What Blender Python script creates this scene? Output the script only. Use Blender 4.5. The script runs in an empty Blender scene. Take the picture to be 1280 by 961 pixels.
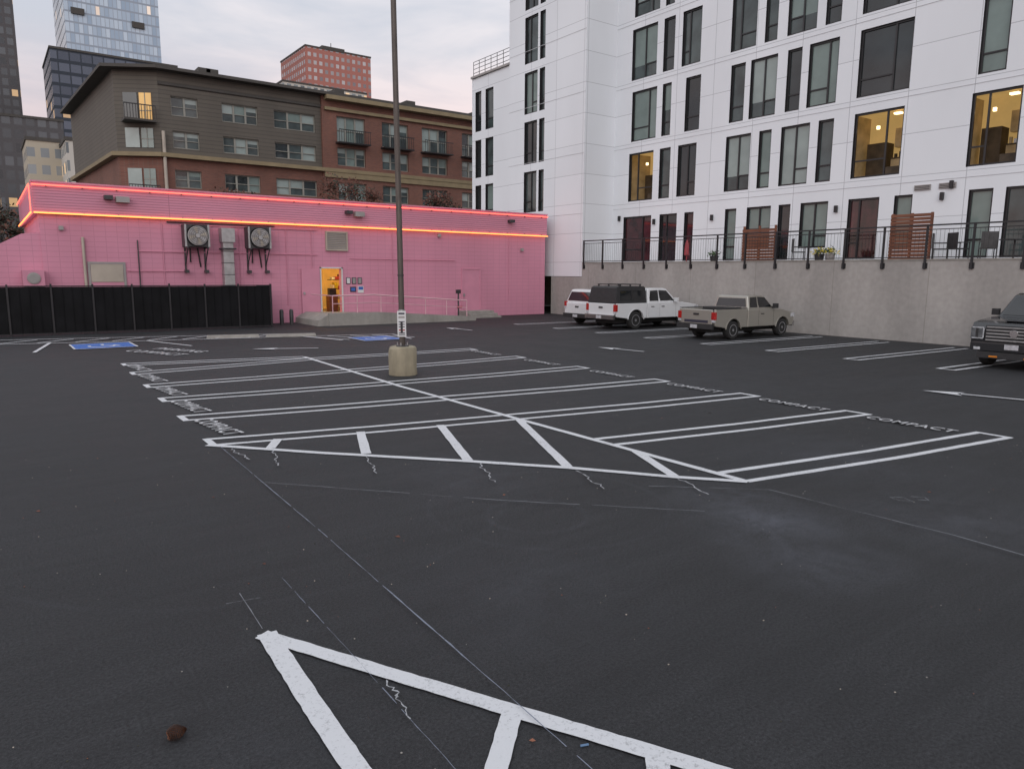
import bpy, bmesh, math, random
from mathutils import Matrix, Vector
random.seed(7)
rad=math.radians
scene=bpy.context.scene
COL=bpy.context.collection
# ---------------------------------------------------------------- helpers
def nt_new(name):
    m=bpy.data.materials.new(name); m.use_nodes=True
    nt=m.node_tree; nt.nodes.clear()
    o=nt.nodes.new('ShaderNodeOutputMaterial'); p=nt.nodes.new('ShaderNodeBsdfPrincipled')
    nt.links.new(p.outputs[0],o.inputs[0])
    return m,nt,p
def N(nt,t,**k):
    n=nt.nodes.new(t)
    for a,b in k.items(): setattr(n,a,b)
    return n
def L(nt,a,b): nt.links.new(a,b)
def c4(c): return (c[0],c[1],c[2],1)
def mul(c,f): return tuple(min(1,x*f) for x in c)
def M(name,col,rough=.6,metal=0,var=.12,scale=1.5,bump=0,bscale=60,spec=.5,coat=0,emis=None,estr=1,col2=None,stretch=(1,1,1)):
    m,nt,p=nt_new(name)
    tc=N(nt,'ShaderNodeTexCoord'); mp=N(nt,'ShaderNodeMapping'); mp.inputs['Scale'].default_value=stretch
    L(nt,tc.outputs['Object'],mp.inputs[0])
    n=N(nt,'ShaderNodeTexNoise'); n.inputs['Scale'].default_value=scale; n.inputs['Detail'].default_value=3
    L(nt,mp.outputs[0],n.inputs['Vector'])
    r=N(nt,'ShaderNodeValToRGB')
    r.color_ramp.elements[0].position=.3; r.color_ramp.elements[1].position=.7
    r.color_ramp.elements[0].color=c4(mul(col,1-var)); r.color_ramp.elements[1].color=c4(col2 if col2 else mul(col,1+var))
    L(nt,n.outputs['Fac'],r.inputs[0]); L(nt,r.outputs[0],p.inputs['Base Color'])
    p.inputs['Roughness'].default_value=rough; p.inputs['Metallic'].default_value=metal
    p.inputs['Specular IOR Level'].default_value=spec; p.inputs['Coat Weight'].default_value=coat
    p.inputs['Coat Roughness'].default_value=.06
    if bump:
        b=N(nt,'ShaderNodeTexNoise'); b.inputs['Scale'].default_value=bscale; b.inputs['Detail'].default_value=2
        L(nt,tc.outputs['Object'],b.inputs['Vector'])
        bb=N(nt,'ShaderNodeBump'); bb.inputs['Strength'].default_value=bump; bb.inputs['Distance'].default_value=.01
        L(nt,b.outputs['Fac'],bb.inputs['Height']); L(nt,bb.outputs[0],p.inputs['Normal'])
    if emis:
        p.inputs['Emission Color'].default_value=c4(emis); p.inputs['Emission Strength'].default_value=estr
    return m
def uvz(nt,su,sz,off=(0,0)):
    tc=N(nt,'ShaderNodeTexCoord'); s=N(nt,'ShaderNodeSeparateXYZ'); L(nt,tc.outputs['Object'],s.inputs[0])
    a=N(nt,'ShaderNodeMath',operation='ADD'); L(nt,s.outputs[0],a.inputs[0]); L(nt,s.outputs[1],a.inputs[1])
    a2=N(nt,'ShaderNodeMath',operation='MULTIPLY_ADD'); L(nt,a.outputs[0],a2.inputs[0]); a2.inputs[1].default_value=su; a2.inputs[2].default_value=off[0]
    b2=N(nt,'ShaderNodeMath',operation='MULTIPLY_ADD'); L(nt,s.outputs[2],b2.inputs[0]); b2.inputs[1].default_value=sz; b2.inputs[2].default_value=off[1]
    c=N(nt,'ShaderNodeCombineXYZ'); L(nt,a2.outputs[0],c.inputs[0]); L(nt,b2.outputs[0],c.inputs[1])
    return tc,c,a2,b2
def brickM(name,c1,c2,cm,bw,bh,mortar,offset=.5,rough=.7,bump=.3,var=.12,nscale=.6,off=(0,0),smooth=0.0):
    """wall material made of courses bw x bh metres with joints of 'mortar' metres"""
    m,nt,p=nt_new(name)
    tc,c,_,_=uvz(nt,1,1,off)
    b=N(nt,'ShaderNodeTexBrick'); b.offset=offset; b.inputs['Scale'].default_value=1
    b.inputs['Brick Width'].default_value=bw; b.inputs['Row Height'].default_value=bh; b.inputs['Mortar Size'].default_value=mortar
    b.inputs['Mortar Smooth'].default_value=smooth
    b.inputs['Color1'].default_value=c4(c1); b.inputs['Color2'].default_value=c4(c2); b.inputs['Mortar'].default_value=c4(cm)
    L(nt,c.outputs[0],b.inputs['Vector'])
    n=N(nt,'ShaderNodeTexNoise'); n.inputs['Scale'].default_value=nscale; n.inputs['Detail'].default_value=4
    mp=N(nt,'ShaderNodeMapping'); mp.inputs['Scale'].default_value=(1,1,.35)
    L(nt,tc.outputs['Object'],mp.inputs[0]); L(nt,mp.outputs[0],n.inputs['Vector'])
    mr=N(nt,'ShaderNodeMapRange'); mr.inputs[1].default_value=.3; mr.inputs[2].default_value=.7; mr.inputs[3].default_value=1-var; mr.inputs[4].default_value=1+var*.6
    L(nt,n.outputs['Fac'],mr.inputs[0])
    v=N(nt,'ShaderNodeVectorMath',operation='SCALE'); L(nt,b.outputs['Color'],v.inputs[0]); L(nt,mr.outputs[0],v.inputs['Scale'])
    L(nt,v.outputs[0],p.inputs['Base Color']); p.inputs['Roughness'].default_value=rough
    if bump:
        bb=N(nt,'ShaderNodeBump'); bb.invert=True; bb.inputs['Strength'].default_value=bump; bb.inputs['Distance'].default_value=.01
        L(nt,b.outputs['Fac'],bb.inputs['Height']); L(nt,bb.outputs[0],p.inputs['Normal'])
    return m
def gridM(name,cw,cg1,cg2,pw,ph,mu,mz,lit=.08,litc=(1,.6,.25),lits=.8,rough=.25,off=(0,0)):
    """tower facade: windows in a pw x ph grid, mu/mz = wall fraction"""
    m,nt,p=nt_new(name)
    tc,c,U,Z=uvz(nt,1/pw,1/ph,off)
    def fr(s):
        f=N(nt,'ShaderNodeMath',operation='FRACT'); L(nt,s.outputs[0],f.inputs[0]); return f
    def gt(s,t):
        g=N(nt,'ShaderNodeMath',operation='GREATER_THAN'); L(nt,s.outputs[0],g.inputs[0]); g.inputs[1].default_value=t; return g
    win=N(nt,'ShaderNodeMath',operation='MULTIPLY'); L(nt,gt(fr(U),mu).outputs[0],win.inputs[0]); L(nt,gt(fr(Z),mz).outputs[0],win.inputs[1])
    fv=N(nt,'ShaderNodeVectorMath',operation='FLOOR'); L(nt,c.outputs[0],fv.inputs[0])
    wn=N(nt,'ShaderNodeTexWhiteNoise',noise_dimensions='2D'); L(nt,fv.outputs[0],wn.inputs['Vector'])
    g=N(nt,'ShaderNodeMix',data_type='RGBA'); g.inputs[6].default_value=c4(cg1); g.inputs[7].default_value=c4(cg2); L(nt,wn.outputs['Value'],g.inputs[0])
    x=N(nt,'ShaderNodeMix',data_type='RGBA'); x.inputs[6].default_value=c4(cw); L(nt,g.outputs[2],x.inputs[7]); L(nt,win.outputs[0],x.inputs[0])
    L(nt,x.outputs[2],p.inputs['Base Color'])
    v=N(nt,'ShaderNodeVectorMath',operation='ADD'); L(nt,fv.outputs[0],v.inputs[0]); v.inputs[1].default_value=(37.3,11.7,0)
    w2=N(nt,'ShaderNodeTexWhiteNoise',noise_dimensions='2D'); L(nt,v.outputs[0],w2.inputs['Vector'])
    l=N(nt,'ShaderNodeMath',operation='LESS_THAN'); L(nt,w2.outputs['Value'],l.inputs[0]); l.inputs[1].default_value=lit
    l2=N(nt,'ShaderNodeMath',operation='MULTIPLY'); L(nt,l.outputs[0],l2.inputs[0]); L(nt,win.outputs[0],l2.inputs[1])
    l3=N(nt,'ShaderNodeMath',operation='MULTIPLY'); L(nt,l2.outputs[0],l3.inputs[0]); l3.inputs[1].default_value=lits
    p.inputs['Emission Color'].default_value=c4(litc); L(nt,l3.outputs[0],p.inputs['Emission Strength'])
    rr=N(nt,'ShaderNodeMapRange'); rr.inputs[3].default_value=.8; rr.inputs[4].default_value=rough; L(nt,win.outputs[0],rr.inputs[0]); L(nt,rr.outputs[0],p.inputs['Roughness'])
    m.cycles.emission_sampling='NONE'
    return m

class MB:
    def __init__(s): s.v=[];s.f=[];s.mi=[];s.mats=[]
    def m(s,mat):
        if mat not in s.mats: s.mats.append(mat)
        return s.mats.index(mat)
    def face(s,pts,mat):
        i=len(s.v); s.v+= [tuple(p) for p in pts]; s.f.append(list(range(i,i+len(pts)))); s.mi.append(s.m(mat))
    def box(s,x0,x1,y0,y1,z0,z1,mat,P=None):
        c=[(x,y,z) for x in (x0,x1) for y in (y0,y1) for z in (z0,z1)]
        if P: c=[P(*q) for q in c]
        i=len(s.v); s.v+=[tuple(q) for q in c]
        for f in ((0,1,3,2),(4,6,7,5),(0,4,5,1),(2,3,7,6),(0,2,6,4),(1,5,7,3)):
            s.f.append([i+k for k in f]); s.mi.append(s.m(mat))
    def prism(s,outline,y0,y1,mat,yf=None):
        """outline in x,z extruded in y. yf(y,x,z)->y"""
        n=len(outline); i=len(s.v); yf=yf or (lambda y,x,z:y)
        for y in (y0,y1):
            for (x,z) in outline: s.v.append((x,yf(y,x,z),z))
        k=s.m(mat)
        s.f.append([i+j for j in range(n)]); s.mi.append(k)
        s.f.append([i+n+j for j in range(n)][::-1]); s.mi.append(k)
        for j in range(n):
            s.f.append([i+j,i+(j+1)%n,i+n+(j+1)%n,i+n+j]); s.mi.append(k)
    def tube(s,a,b,r,mat,seg=10,r2=None):
        a=Vector(a);b=Vector(b);d=(b-a).normalized(); r2=r if r2 is None else r2
        u=d.orthogonal().normalized(); w=d.cross(u); i=len(s.v); k=s.m(mat)
        for c,rr in ((a,r),(b,r2)):
            for j in range(seg):
                t=2*math.pi*j/seg; s.v.append(tuple(c+u*math.cos(t)*rr+w*math.sin(t)*rr))
        for j in range(seg):
            s.f.append([i+j,i+(j+1)%seg,i+seg+(j+1)%seg,i+seg+j]); s.mi.append(k)
        s.f.append([i+j for j in range(seg)][::-1]); s.mi.append(k); s.f.append([i+seg+j for j in range(seg)]); s.mi.append(k)
    def lathe(s,c,prof,mat,axis='y',seg=28):
        """prof list of (along,r)"""
        i=len(s.v); k=s.m(mat) ; n=len(prof)
        for (h,r) in prof:
            for j in range(seg):
                t=2*math.pi*j/seg
                if axis=='y': q=(c[0]+r*math.cos(t),c[1]+h,c[2]+r*math.sin(t))
                else: q=(c[0]+r*math.cos(t),c[1]+r*math.sin(t),c[2]+h)
                s.v.append(q)
        for a in range(n-1):
            for j in range(seg):
                s.f.append([i+a*seg+j,i+a*seg+(j+1)%seg,i+(a+1)*seg+(j+1)%seg,i+(a+1)*seg+j]); s.mi.append(k)
        s.f.append([i+j for j in range(seg)]); s.mi.append(k); s.f.append([i+(n-1)*seg+j for j in range(seg)]); s.mi.append(k)
    def done(s,name,parent=None,bevel=0,seg=2,smooth=False,recalc=True,angle=35):
        me=bpy.data.meshes.new(name); me.from_pydata(s.v,[],s.f)
        for m in s.mats: me.materials.append(m)
        me.polygons.foreach_set('material_index',s.mi)
        if recalc:
            bm=bmesh.new(); bm.from_mesh(me); bmesh.ops.recalc_face_normals(bm,faces=bm.faces); bm.to_mesh(me); bm.free()
        me.update()
        o=bpy.data.objects.new(name,me); COL.objects.link(o)
        if parent: o.parent=parent
        if smooth:
            me.polygons.foreach_set('use_smooth',[True]*len(me.polygons))
            if not bevel: me.set_sharp_from_angle(angle=rad(angle))
        if bevel:
            b=o.modifiers.new('Bevel','BEVEL'); b.width=bevel; b.segments=seg; b.limit_method='ANGLE'; b.angle_limit=rad(30)
            if smooth: b.harden_normals=True
        return o
def E(name,loc=(0,0,0),rz=0):
    o=bpy.data.objects.new(name,None); COL.objects.link(o); o.location=loc; o.rotation_euler=(0,0,rz); o.empty_display_size=.3
    return o
def PX(X): return lambda u,d,z:(X-d,u,z)      # wall facing -X, u runs along Y
def PY(Y): return lambda u,d,z:(u,Y-d,z)      # wall facing -Y, u runs along X
def facade(mb,P,u0,u1,z0,z1,holes,mat,depth=.14,rmat=None):
    zs=sorted(set([z0,z1]+[h[2] for h in holes]+[h[3] for h in holes])); zs=[z for z in zs if z0<=z<=z1]
    for a,b in zip(zs,zs[1:]):
        zc=(a+b)/2
        hs=sorted([(h[0],h[1]) for h in holes if h[2]<zc<h[3]])
        cur=u0
        for h in hs:
            if h[0]>cur: mb.face([P(cur,0,a),P(h[0],0,a),P(h[0],0,b),P(cur,0,b)],mat)
            cur=max(cur,h[1])
        if cur<u1: mb.face([P(cur,0,a),P(u1,0,a),P(u1,0,b),P(cur,0,b)],mat)
    rm=rmat or mat
    for h in holes:
        a,b,c,d=h
        for q in (((a,c),(b,c)),((b,c),(b,d)),((b,d),(a,d)),((a,d),(a,c))):
            mb.face([P(q[0][0],0,q[0][1]),P(q[1][0],0,q[1][1]),P(q[1][0],-depth,q[1][1]),P(q[0][0],-depth,q[0][1])],rm)

# ---------------------------------------------------------------- materials
m_white_panel=brickM('white_cladding',(.745,.77,.80),(.715,.74,.77),(.46,.475,.50),2.35,1.6,.014,offset=0,rough=.5,bump=.25,var=.06,nscale=.3,off=(.4,.2))
m_flash=M('panel_flashing',(.50,.51,.53),rough=.5,var=.05)
m_black=M('black_frame',(.012,.012,.014),rough=.35,var=.2)
m_blackrail=M('black_rail',(.015,.015,.017),rough=.45,var=.2)
m_glass_dark=M('glass_dark',(.018,.024,.026),rough=.05,var=.5,scale=.8,spec=.6,bump=.12,bscale=.8)
m_glass_mid=M('glass_mid',(.05,.068,.068),rough=.06,var=.5,scale=.9,spec=.6,bump=.12,bscale=.8)
m_blind=M('window_blind',(.165,.215,.20),rough=.12,var=.14,scale=1.1,spec=.5,bump=.1,bscale=.8)
m_blind2=M('window_blind_pale',(.27,.32,.305),rough=.12,var=.10,scale=1.1,spec=.5,bump=.1,bscale=.8)
m_redglass=M('glass_reddish',(.016,.015,.016),rough=.06,var=.6,scale=1.3,spec=.6,col2=(.085,.022,.028),bump=.12,bscale=.8)
m_lit=M('glowing_room_wall',(.30,.21,.10),rough=.8,var=.45,scale=.9,emis=(.72,.46,.16),estr=.42)  # emission on the wall itself stands in for lamplight in the room
m_litdark=M('room_furniture',(.07,.05,.03),rough=.7,var=.4,scale=3)
m_litmid=M('glowing_room_cabinets',(.34,.26,.16),rough=.7,var=.4,scale=2,emis=(.5,.32,.12),estr=.10)  # cabinets and room sides get a faint emission as painted-in lamplight
m_lamp=M('ceiling_lamp',(.9,.8,.6),emis=(1,.75,.4),estr=3,var=0)
def concreteM(name,c,s=.35,joint=None):
    m,nt,p=nt_new(name)
    tc=N(nt,'ShaderNodeTexCoord')
    mp=N(nt,'ShaderNodeMapping'); mp.inputs['Scale'].default_value=(1,1,.25); L(nt,tc.outputs['Object'],mp.inputs[0])
    n=N(nt,'ShaderNodeTexNoise'); n.inputs['Scale'].default_value=s; n.inputs['Detail'].default_value=6; n.inputs['Roughness'].default_value=.62; L(nt,mp.outputs[0],n.inputs['Vector'])
    n2=N(nt,'ShaderNodeTexNoise'); n2.inputs['Scale'].default_value=6; n2.inputs['Detail'].default_value=4; L(nt,tc.outputs['Object'],n2.inputs['Vector'])
    r=N(nt,'ShaderNodeValToRGB'); e=r.color_ramp.elements; e[0].position=.32; e[1].position=.68; e[0].color=c4(mul(c,.78)); e[1].color=c4(mul(c,1.13))
    L(nt,n.outputs['Fac'],r.inputs[0])
    mr=N(nt,'ShaderNodeMapRange'); mr.inputs[1].default_value=.3; mr.inputs[2].default_value=.7; mr.inputs[3].default_value=.92; mr.inputs[4].default_value=1.06; L(nt,n2.outputs['Fac'],mr.inputs[0])
    v=N(nt,'ShaderNodeVectorMath',operation='SCALE'); L(nt,r.outputs[0],v.inputs[0]); L(nt,mr.outputs[0],v.inputs['Scale'])
    out=v.outputs[0]
    if joint:
        _,cc,_,_=uvz(nt,1,1)
        b=N(nt,'ShaderNodeTexBrick'); b.offset=0; b.inputs['Scale'].default_value=1; b.inputs['Brick Width'].default_value=joint[0]; b.inputs['Row Height'].default_value=joint[1]; b.inputs['Mortar Size'].default_value=.012
        b.inputs['Color1'].default_value=(1,1,1,1); b.inputs['Color2'].default_value=(.93,.93,.93,1); b.inputs['Mortar'].default_value=(.72,.7,.68,1); L(nt,cc.outputs[0],b.inputs['Vector'])
        v2=N(nt,'ShaderNodeVectorMath',operation='MULTIPLY'); L(nt,out,v2.inputs[0]); L(nt,b.outputs['Color'],v2.inputs[1]); out=v2.outputs[0]
    L(nt,out,p.inputs['Base Color']); p.inputs['Roughness'].default_value=.85
    bb=N(nt,'ShaderNodeBump'); bb.inputs['Strength'].default_value=.25; bb.inputs['Distance'].default_value=.01; L(nt,n2.outputs['Fac'],bb.inputs['Height']); L(nt,bb.outputs[0],p.inputs['Normal'])
    return m
m_retain=concreteM('retaining_concrete',(.345,.325,.305),.5,(3.6,4))
m_conc=concreteM('plain_concrete',(.29,.275,.25),1.2)
m_concbase=concreteM('stained_concrete',(.29,.255,.18),4.5)
PK=(.585,.245,.335)
m_pink=brickM('pink_block',PK,mul(PK,.98),mul(PK,.82),.41,.205,.009,offset=0,rough=.6,bump=.4,var=.10,nscale=.5)
m_pinkband=brickM('pink_siding',PK,mul(PK,.97),mul(PK,.62),40,.105,.013,offset=0,rough=.5,bump=.6,var=.07,nscale=.4)
m_pinkflat=M('pink_paint',mul(PK,.96),rough=.5,var=.07)
m_roof=M('roof_membrane',(.25,.24,.23),rough=.9)
m_neonr=M('neon_red',(.8,.1,.05),emis=(1,.13,.09),estr=2.6,var=0)
m_neono=M('neon_orange',(.8,.3,.05),emis=(1,.22,.06),estr=3.4,var=0)
m_galv=M('galvanised_metal',(.38,.38,.38),rough=.4,metal=.6,var=.15,scale=6)
m_darkmetal=M('dark_metal',(.05,.05,.052),rough=.45,metal=.3,var=.3,scale=5)
m_greypaint=M('grey_paint',(.30,.28,.27),rough=.5)
m_beige=M('beige_panel',(.40,.35,.29),rough=.6)
m_siding=brickM('brown_siding',(.105,.091,.073),(.097,.084,.068),(.056,.048,.04),30,.3,.02,offset=0,rough=.7,bump=.3,var=.12)
m_brick=brickM('red_brick',(.20,.075,.05),(.145,.056,.040),(.15,.11,.09),.24,.08,.008,rough=.8,bump=.2,var=.2,nscale=.5)
m_olive=M('olive_cornice',(.225,.175,.10),rough=.7,var=.12)
m_brownroof=M('dark_cornice',(.055,.049,.043),rough=.7)
m_fence=M('fence_screen',(.0055,.0055,.0065),rough=.75,var=.5,scale=1.3,spec=.2)
m_wood=M('cedar_wood',(.17,.062,.032),rough=.6,var=.35,scale=3,stretch=(1,.3,6))
m_leafred=M('foliage_red',(.105,.036,.022),rough=.8,var=.6,scale=2)
m_leafdk=M('foliage_dark',(.035,.035,.02),rough=.8,var=.5,scale=2)
m_bark=M('bark',(.06,.045,.035),rough=.9,var=.3,scale=8)
m_signw=M('sign_white',(.6,.6,.6),rough=.4,var=.05)
m_ink=M('sign_ink',(.03,.03,.05),rough=.5)
m_blue=M('sign_blue',(.04,.12,.40),rough=.5,var=.15,scale=6)
m_pole=M('pole_paint',(.085,.07,.06),rough=.45,metal=.2,var=.3,scale=3,stretch=(4,4,.6))

# ---- asphalt
def asphalt():
    m,nt,p=nt_new('asphalt_sealcoat')
    tc=N(nt,'ShaderNodeTexCoord'); O=tc.outputs['Object']
    def noise(s,d=3,r=.6,vec=None,dist=0):
        n=N(nt,'ShaderNodeTexNoise'); n.inputs['Scale'].default_value=s; n.inputs['Detail'].default_value=d; n.inputs['Roughness'].default_value=r; n.inputs['Distortion'].default_value=dist
        L(nt,vec or O,n.inputs['Vector']); return n.outputs['Fac']
    def mr(s,a,b,c,d):
        x=N(nt,'ShaderNodeMapRange'); 
        for i,q in enumerate((a,b,c,d)): x.inputs[i+1].default_value=q
        L(nt,s,x.inputs[0]); return x.outputs[0]
    def op(o,a,b=None,v=None):
        x=N(nt,'ShaderNodeMath',operation=o); L(nt,a,x.inputs[0])
        if b is not None: L(nt,b,x.inputs[1])
        if v is not None: x.inputs[1].default_value=v
        return x.outputs[0]
    bign=noise(.38,6,.74,dist=.4)
    big=mr(bign,.3,.7,.74,1.32)
    aggn=noise(48,4,.85)
    fine=mr(aggn,.33,.68,.38,1.66)
    grit=noise(190,1,.5); grit2=mr(grit,.60,.76,0,1.3)
    f=op('MULTIPLY',big,op('ADD',fine,grit2))
    mp=N(nt,'ShaderNodeMapping'); mp.inputs['Scale'].default_value=(.4,4.5,1); mp.inputs['Rotation'].default_value=(0,0,rad(18)); L(nt,O,mp.inputs[0])
    f=op('MULTIPLY',f,mr(noise(1.0,4,.7,mp.outputs[0],.6),.3,.7,.88,1.13))
    dust=None
    for (x,y,r,a) in ((6.35,4.75,.75,.6),(6.0,4.0,.95,.75),(5.55,3.2,.9,.5),(7.6,3.0,1.3,.34),(4.4,7.0,1.3,.2),(3.1,4.2,1.3,.2),(9.0,5.0,1.8,.22),(13,11,3.5,.14),(1.0,3.4,.6,.14)):
        d=N(nt,'ShaderNodeVectorMath',operation='DISTANCE'); L(nt,O,d.inputs[0]); d.inputs[1].default_value=(x,y,0)
        q=mr(d.outputs['Value'],0,r,a,0)
        dust=q if dust is None else op('MAXIMUM',dust,q)
    dn=mr(noise(1.3,7,.8,dist=.5),.38,.78,.05,1)
    dust=op('MULTIPLY',dust,dn)
    dust=op('ADD',dust,op('MULTIPLY',mr(aggn,.62,.72,0,.26),mr(bign,.45,.62,0,1)))
    for (x,y,r0,a) in ((4.6,5.7,1.25,.12),(4.3,5.5,.5,.16),(2.2,7.6,2.6,.09),(9.5,8.2,3.4,.09)):
        d=N(nt,'ShaderNodeVectorMath',operation='DISTANCE'); L(nt,O,d.inputs[0]); d.inputs[1].default_value=(x,y,0)
        k=op('ABSOLUTE',op('SUBTRACT',d.outputs['Value'],v=r0))
        dust=op('ADD',dust,op('MULTIPLY',mr(k,0,.05,a,0),dn))
    base=N(nt,'ShaderNodeVectorMath',operation='SCALE'); base.inputs[0].default_value=(.0245,.0248,.0266); L(nt,f,base.inputs['Scale'])
    mx=N(nt,'ShaderNodeMix',data_type='RGBA'); L(nt,dust,mx.inputs[0]); L(nt,base.outputs[0],mx.inputs[6]); mx.inputs[7].default_value=(.130,.138,.165,1)
    L(nt,mx.outputs[2],p.inputs['Base Color'])
    L(nt,mr(bign,.3,.7,.58,.82),p.inputs['Roughness']); p.inputs['Specular IOR Level'].default_value=.30
    bb=N(nt,'ShaderNodeBump'); bb.inputs['Strength'].default_value=.9; bb.inputs['Distance'].default_value=.008; L(nt,aggn,bb.inputs['Height']); L(nt,bb.outputs[0],p.inputs['Normal'])
    return m
m_asph=asphalt()
m_ground=M('ground_far',(.07,.07,.068),rough=.9,scale=.1)
def paintM(name,c,wear=.5,lo=.62):
    m,nt,p=nt_new(name)
    tc=N(nt,'ShaderNodeTexCoord')
    n=N(nt,'ShaderNodeTexNoise'); n.inputs['Scale'].default_value=42; n.inputs['Detail'].default_value=4; n.inputs['Roughness'].default_value=.75; L(nt,tc.outputs['Object'],n.inputs['Vector'])
    n2=N(nt,'ShaderNodeTexNoise'); n2.inputs['Scale'].default_value=1.7; n2.inputs['Detail'].default_value=3; L(nt,tc.outputs['Object'],n2.inputs['Vector'])
    a=N(nt,'ShaderNodeMath',operation='MULTIPLY_ADD'); L(nt,n2.outputs['Fac'],a.inputs[0]); a.inputs[1].default_value=.35; L(nt,n.outputs['Fac'],a.inputs[2])
    r=N(nt,'ShaderNodeValToRGB'); e=r.color_ramp.elements; e[0].position=.48-.1*(1-wear); e[1].position=.64; e[0].color=c4(mul(c,lo)); e[1].color=c4(c)
    L(nt,a.outputs[0],r.inputs[0]); L(nt,r.outputs[0],p.inputs['Base Color']); p.inputs['Roughness'].default_value=.6
    b=N(nt,'ShaderNodeBump'); b.inputs['Strength'].default_value=.4; b.inputs['Distance'].default_value=.004; L(nt,n.outputs['Fac'],b.inputs['Height']); L(nt,b.outputs[0],p.inputs['Normal'])
    return m
m_paint=paintM('white_line_paint',(.57,.575,.59),.7,.5)
m_stencil=paintM('stencil_paint',(.48,.48,.49),1,.4)
m_chalk=paintM('chalk',(.17,.178,.195),1,.25)
m_chalkb=paintM('chalk_blue',(.17,.19,.24),1,.25)
m_chalkw=paintM('chalk_bright',(.33,.335,.35),1,.3)
m_bluepaint=paintM('blue_marking',(.035,.13,.42))

# ---------------------------------------------------------------- ground
g=MB(); g.face([(-2500,-2500,-.03),(2500,-2500,-.03),(2500,2500,-.03),(-2500,2500,-.03)],m_ground); g.done('ground')
g=MB(); g.face([(-45,-30,0),(27.25,-30,0),(27.25,46,0),(-45,46,0)],m_asph); g.done('parking_lot_asphalt')

# ---------------------------------------------------------------- markings
marks=E('parking_lot_markings')
ZL=[.004]
mk=MB()
def line(pts,w=.1,mat=m_paint,jit=.004,step=.18,wj=0):
    ZL[0]+=.0002; z=ZL[0]
    P=[]
    for a,b in zip(pts,pts[1:]):
        a=Vector(a);b=Vector(b); n=max(1,int((b-a).length/step))
        for i in range(n): P.append(a.lerp(b,i/n))
    P.append(Vector(pts[-1]))
    L_=[];R_=[]
    for i,p in enumerate(P):
        t=(P[min(i+1,len(P)-1)]-P[max(i-1,0)]).normalized(); nn=Vector((-t.y,t.x))
        ww=w/2*(1+random.uniform(-wj,wj))
        L_.append(p+nn*(ww+random.uniform(-jit,jit))); R_.append(p-nn*(ww+random.uniform(-jit,jit)))
    lr=list(zip(L_,R_))
    for (a,b),(c,d) in zip(lr,lr[1:]): mk.face([(b.x,b.y,z),(d.x,d.y,z),(c.x,c.y,z),(a.x,a.y,z)],mat)
rightY=[4.45,6.60,8.85,11.2,13.9,16.6,19.1]
centY=[5.25,7.45,9.65,11.85,14.15,16.5,19.3]
leftY=[None,None,10.57,12.57,14.60,16.52,18.75]
G2=.21
for r,c,l in zip(rightY,centY,leftY):
    xl=7.05 if l is None else (2.38+.03*(l-10))
    for s in (-1,1):
        pts=[]
        if l is not None: pts+=[(xl,l+s*G2),((xl+7.05)/2,(l+c)/2+s*G2-.05)]
        pts+=[(7.05,c+s*G2),(9.7,(r+c)/2+s*G2-.06),(12.3,r+s*G2)]
        line(pts)
    line([(12.3,r-G2-.05),(12.3,r+G2+.05)])
    if l is not None: line([(xl,l-G2-.05),(xl,l+G2+.05)])
for s in (-1,1): line([(2.72,20.64+s*G2),(7.15,19.75+s*G2)])
line([(2.72,20.64-G2-.05),(2.72,20.64+G2+.05)])
line([(7.03,5.0),(6.97,9.7),(6.95,13.6),(7.15,19.9)],.11)
line([(2.32,10.40),(3.45,9.10),(4.84,7.63),(5.70,6.67),(6.49,5.62),(7.03,5.02)],.11)
for a,b in (((3.25,10.22),(2.98,9.72)),((4.42,10.0),(3.93,8.72)),((5.66,9.75),(4.86,7.66)),((6.95,9.40),(5.72,6.70)),((7.0,6.78),(6.5,5.66))): line([a,b],.13)
line([(1.335,4.62),(1.285,3.5),(1.25,2.2),(1.22,.4)],.125,jit=.003,step=.06)
line([(1.30,4.62),(2.18,2.955),(2.60,2.17),(3.4,.6)],.115,jit=.003,step=.06)
line([(2.15,2.95),(1.27,2.08)],.115,jit=.003,step=.06)
line([(2.56,2.26),(1.24,.95)],.12,jit=.003,step=.06)
for y in (5.8,8.45,11.0,13.6,16.2,18.9,21.6,24.3,27.2):
    for s in (-1,1): line([(19.95,y+s*.2),(26.3,y-.25+s*.2)],.1)
    line([(19.95,y-.25),(19.95,y+.25)],.1)
line([(-6,31.0),(.28,29.9),(9.0,27.6)],.1); line([(-6,29.6),(.3,28.2),(3.7,27.3),(9.3,26.2)],.1)
for i in range(13):
    x=-4+i*1.05; line([(x,29.4-(x+4)*.24),(x+1.1,30.4-(x+4)*.25)],.1)
line([(4.3,27.2),(5.2,24.6)],.1); line([(1.6,28.0),(1.0,24.9)],.1); line([(9.3,26.3),(10.0,23.9)],.1)
for i in range(4): line([(9.4+i*.8,26.0-i*.2),(10.3+i*.8,24.0-i*.1)],.09)
line([(9.2,26.2),(12.6,25.3)],.09)
line([(12.6,25.3),(12.3,23.2)],.09)
def blue(x,y,w,h):
    ZL[0]+=.0002; z=ZL[0]
    mk.face([(x-w,y-h,z),(x+w,y-h,z),(x+w,y+h,z),(x-w,y+h,z)],m_bluepaint)
    line([(x-w,y-h),(x+w,y-h),(x+w,y+h),(x-w,y+h),(x-w,y-h)],.06)
    pts=[(x-.05+.36*math.cos(t),y+.36*math.sin(t)-.1) for t in [rad(a) for a in range(150,400,25)]]
    line(pts,.08); line([(x,y+.45),(x,y+.05),(x+.3,y+.05),(x+.42,y-.3)],.09)
blue(2.9,26.1,.85,.85); blue(11.3,24.0,.75,.75)
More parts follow.
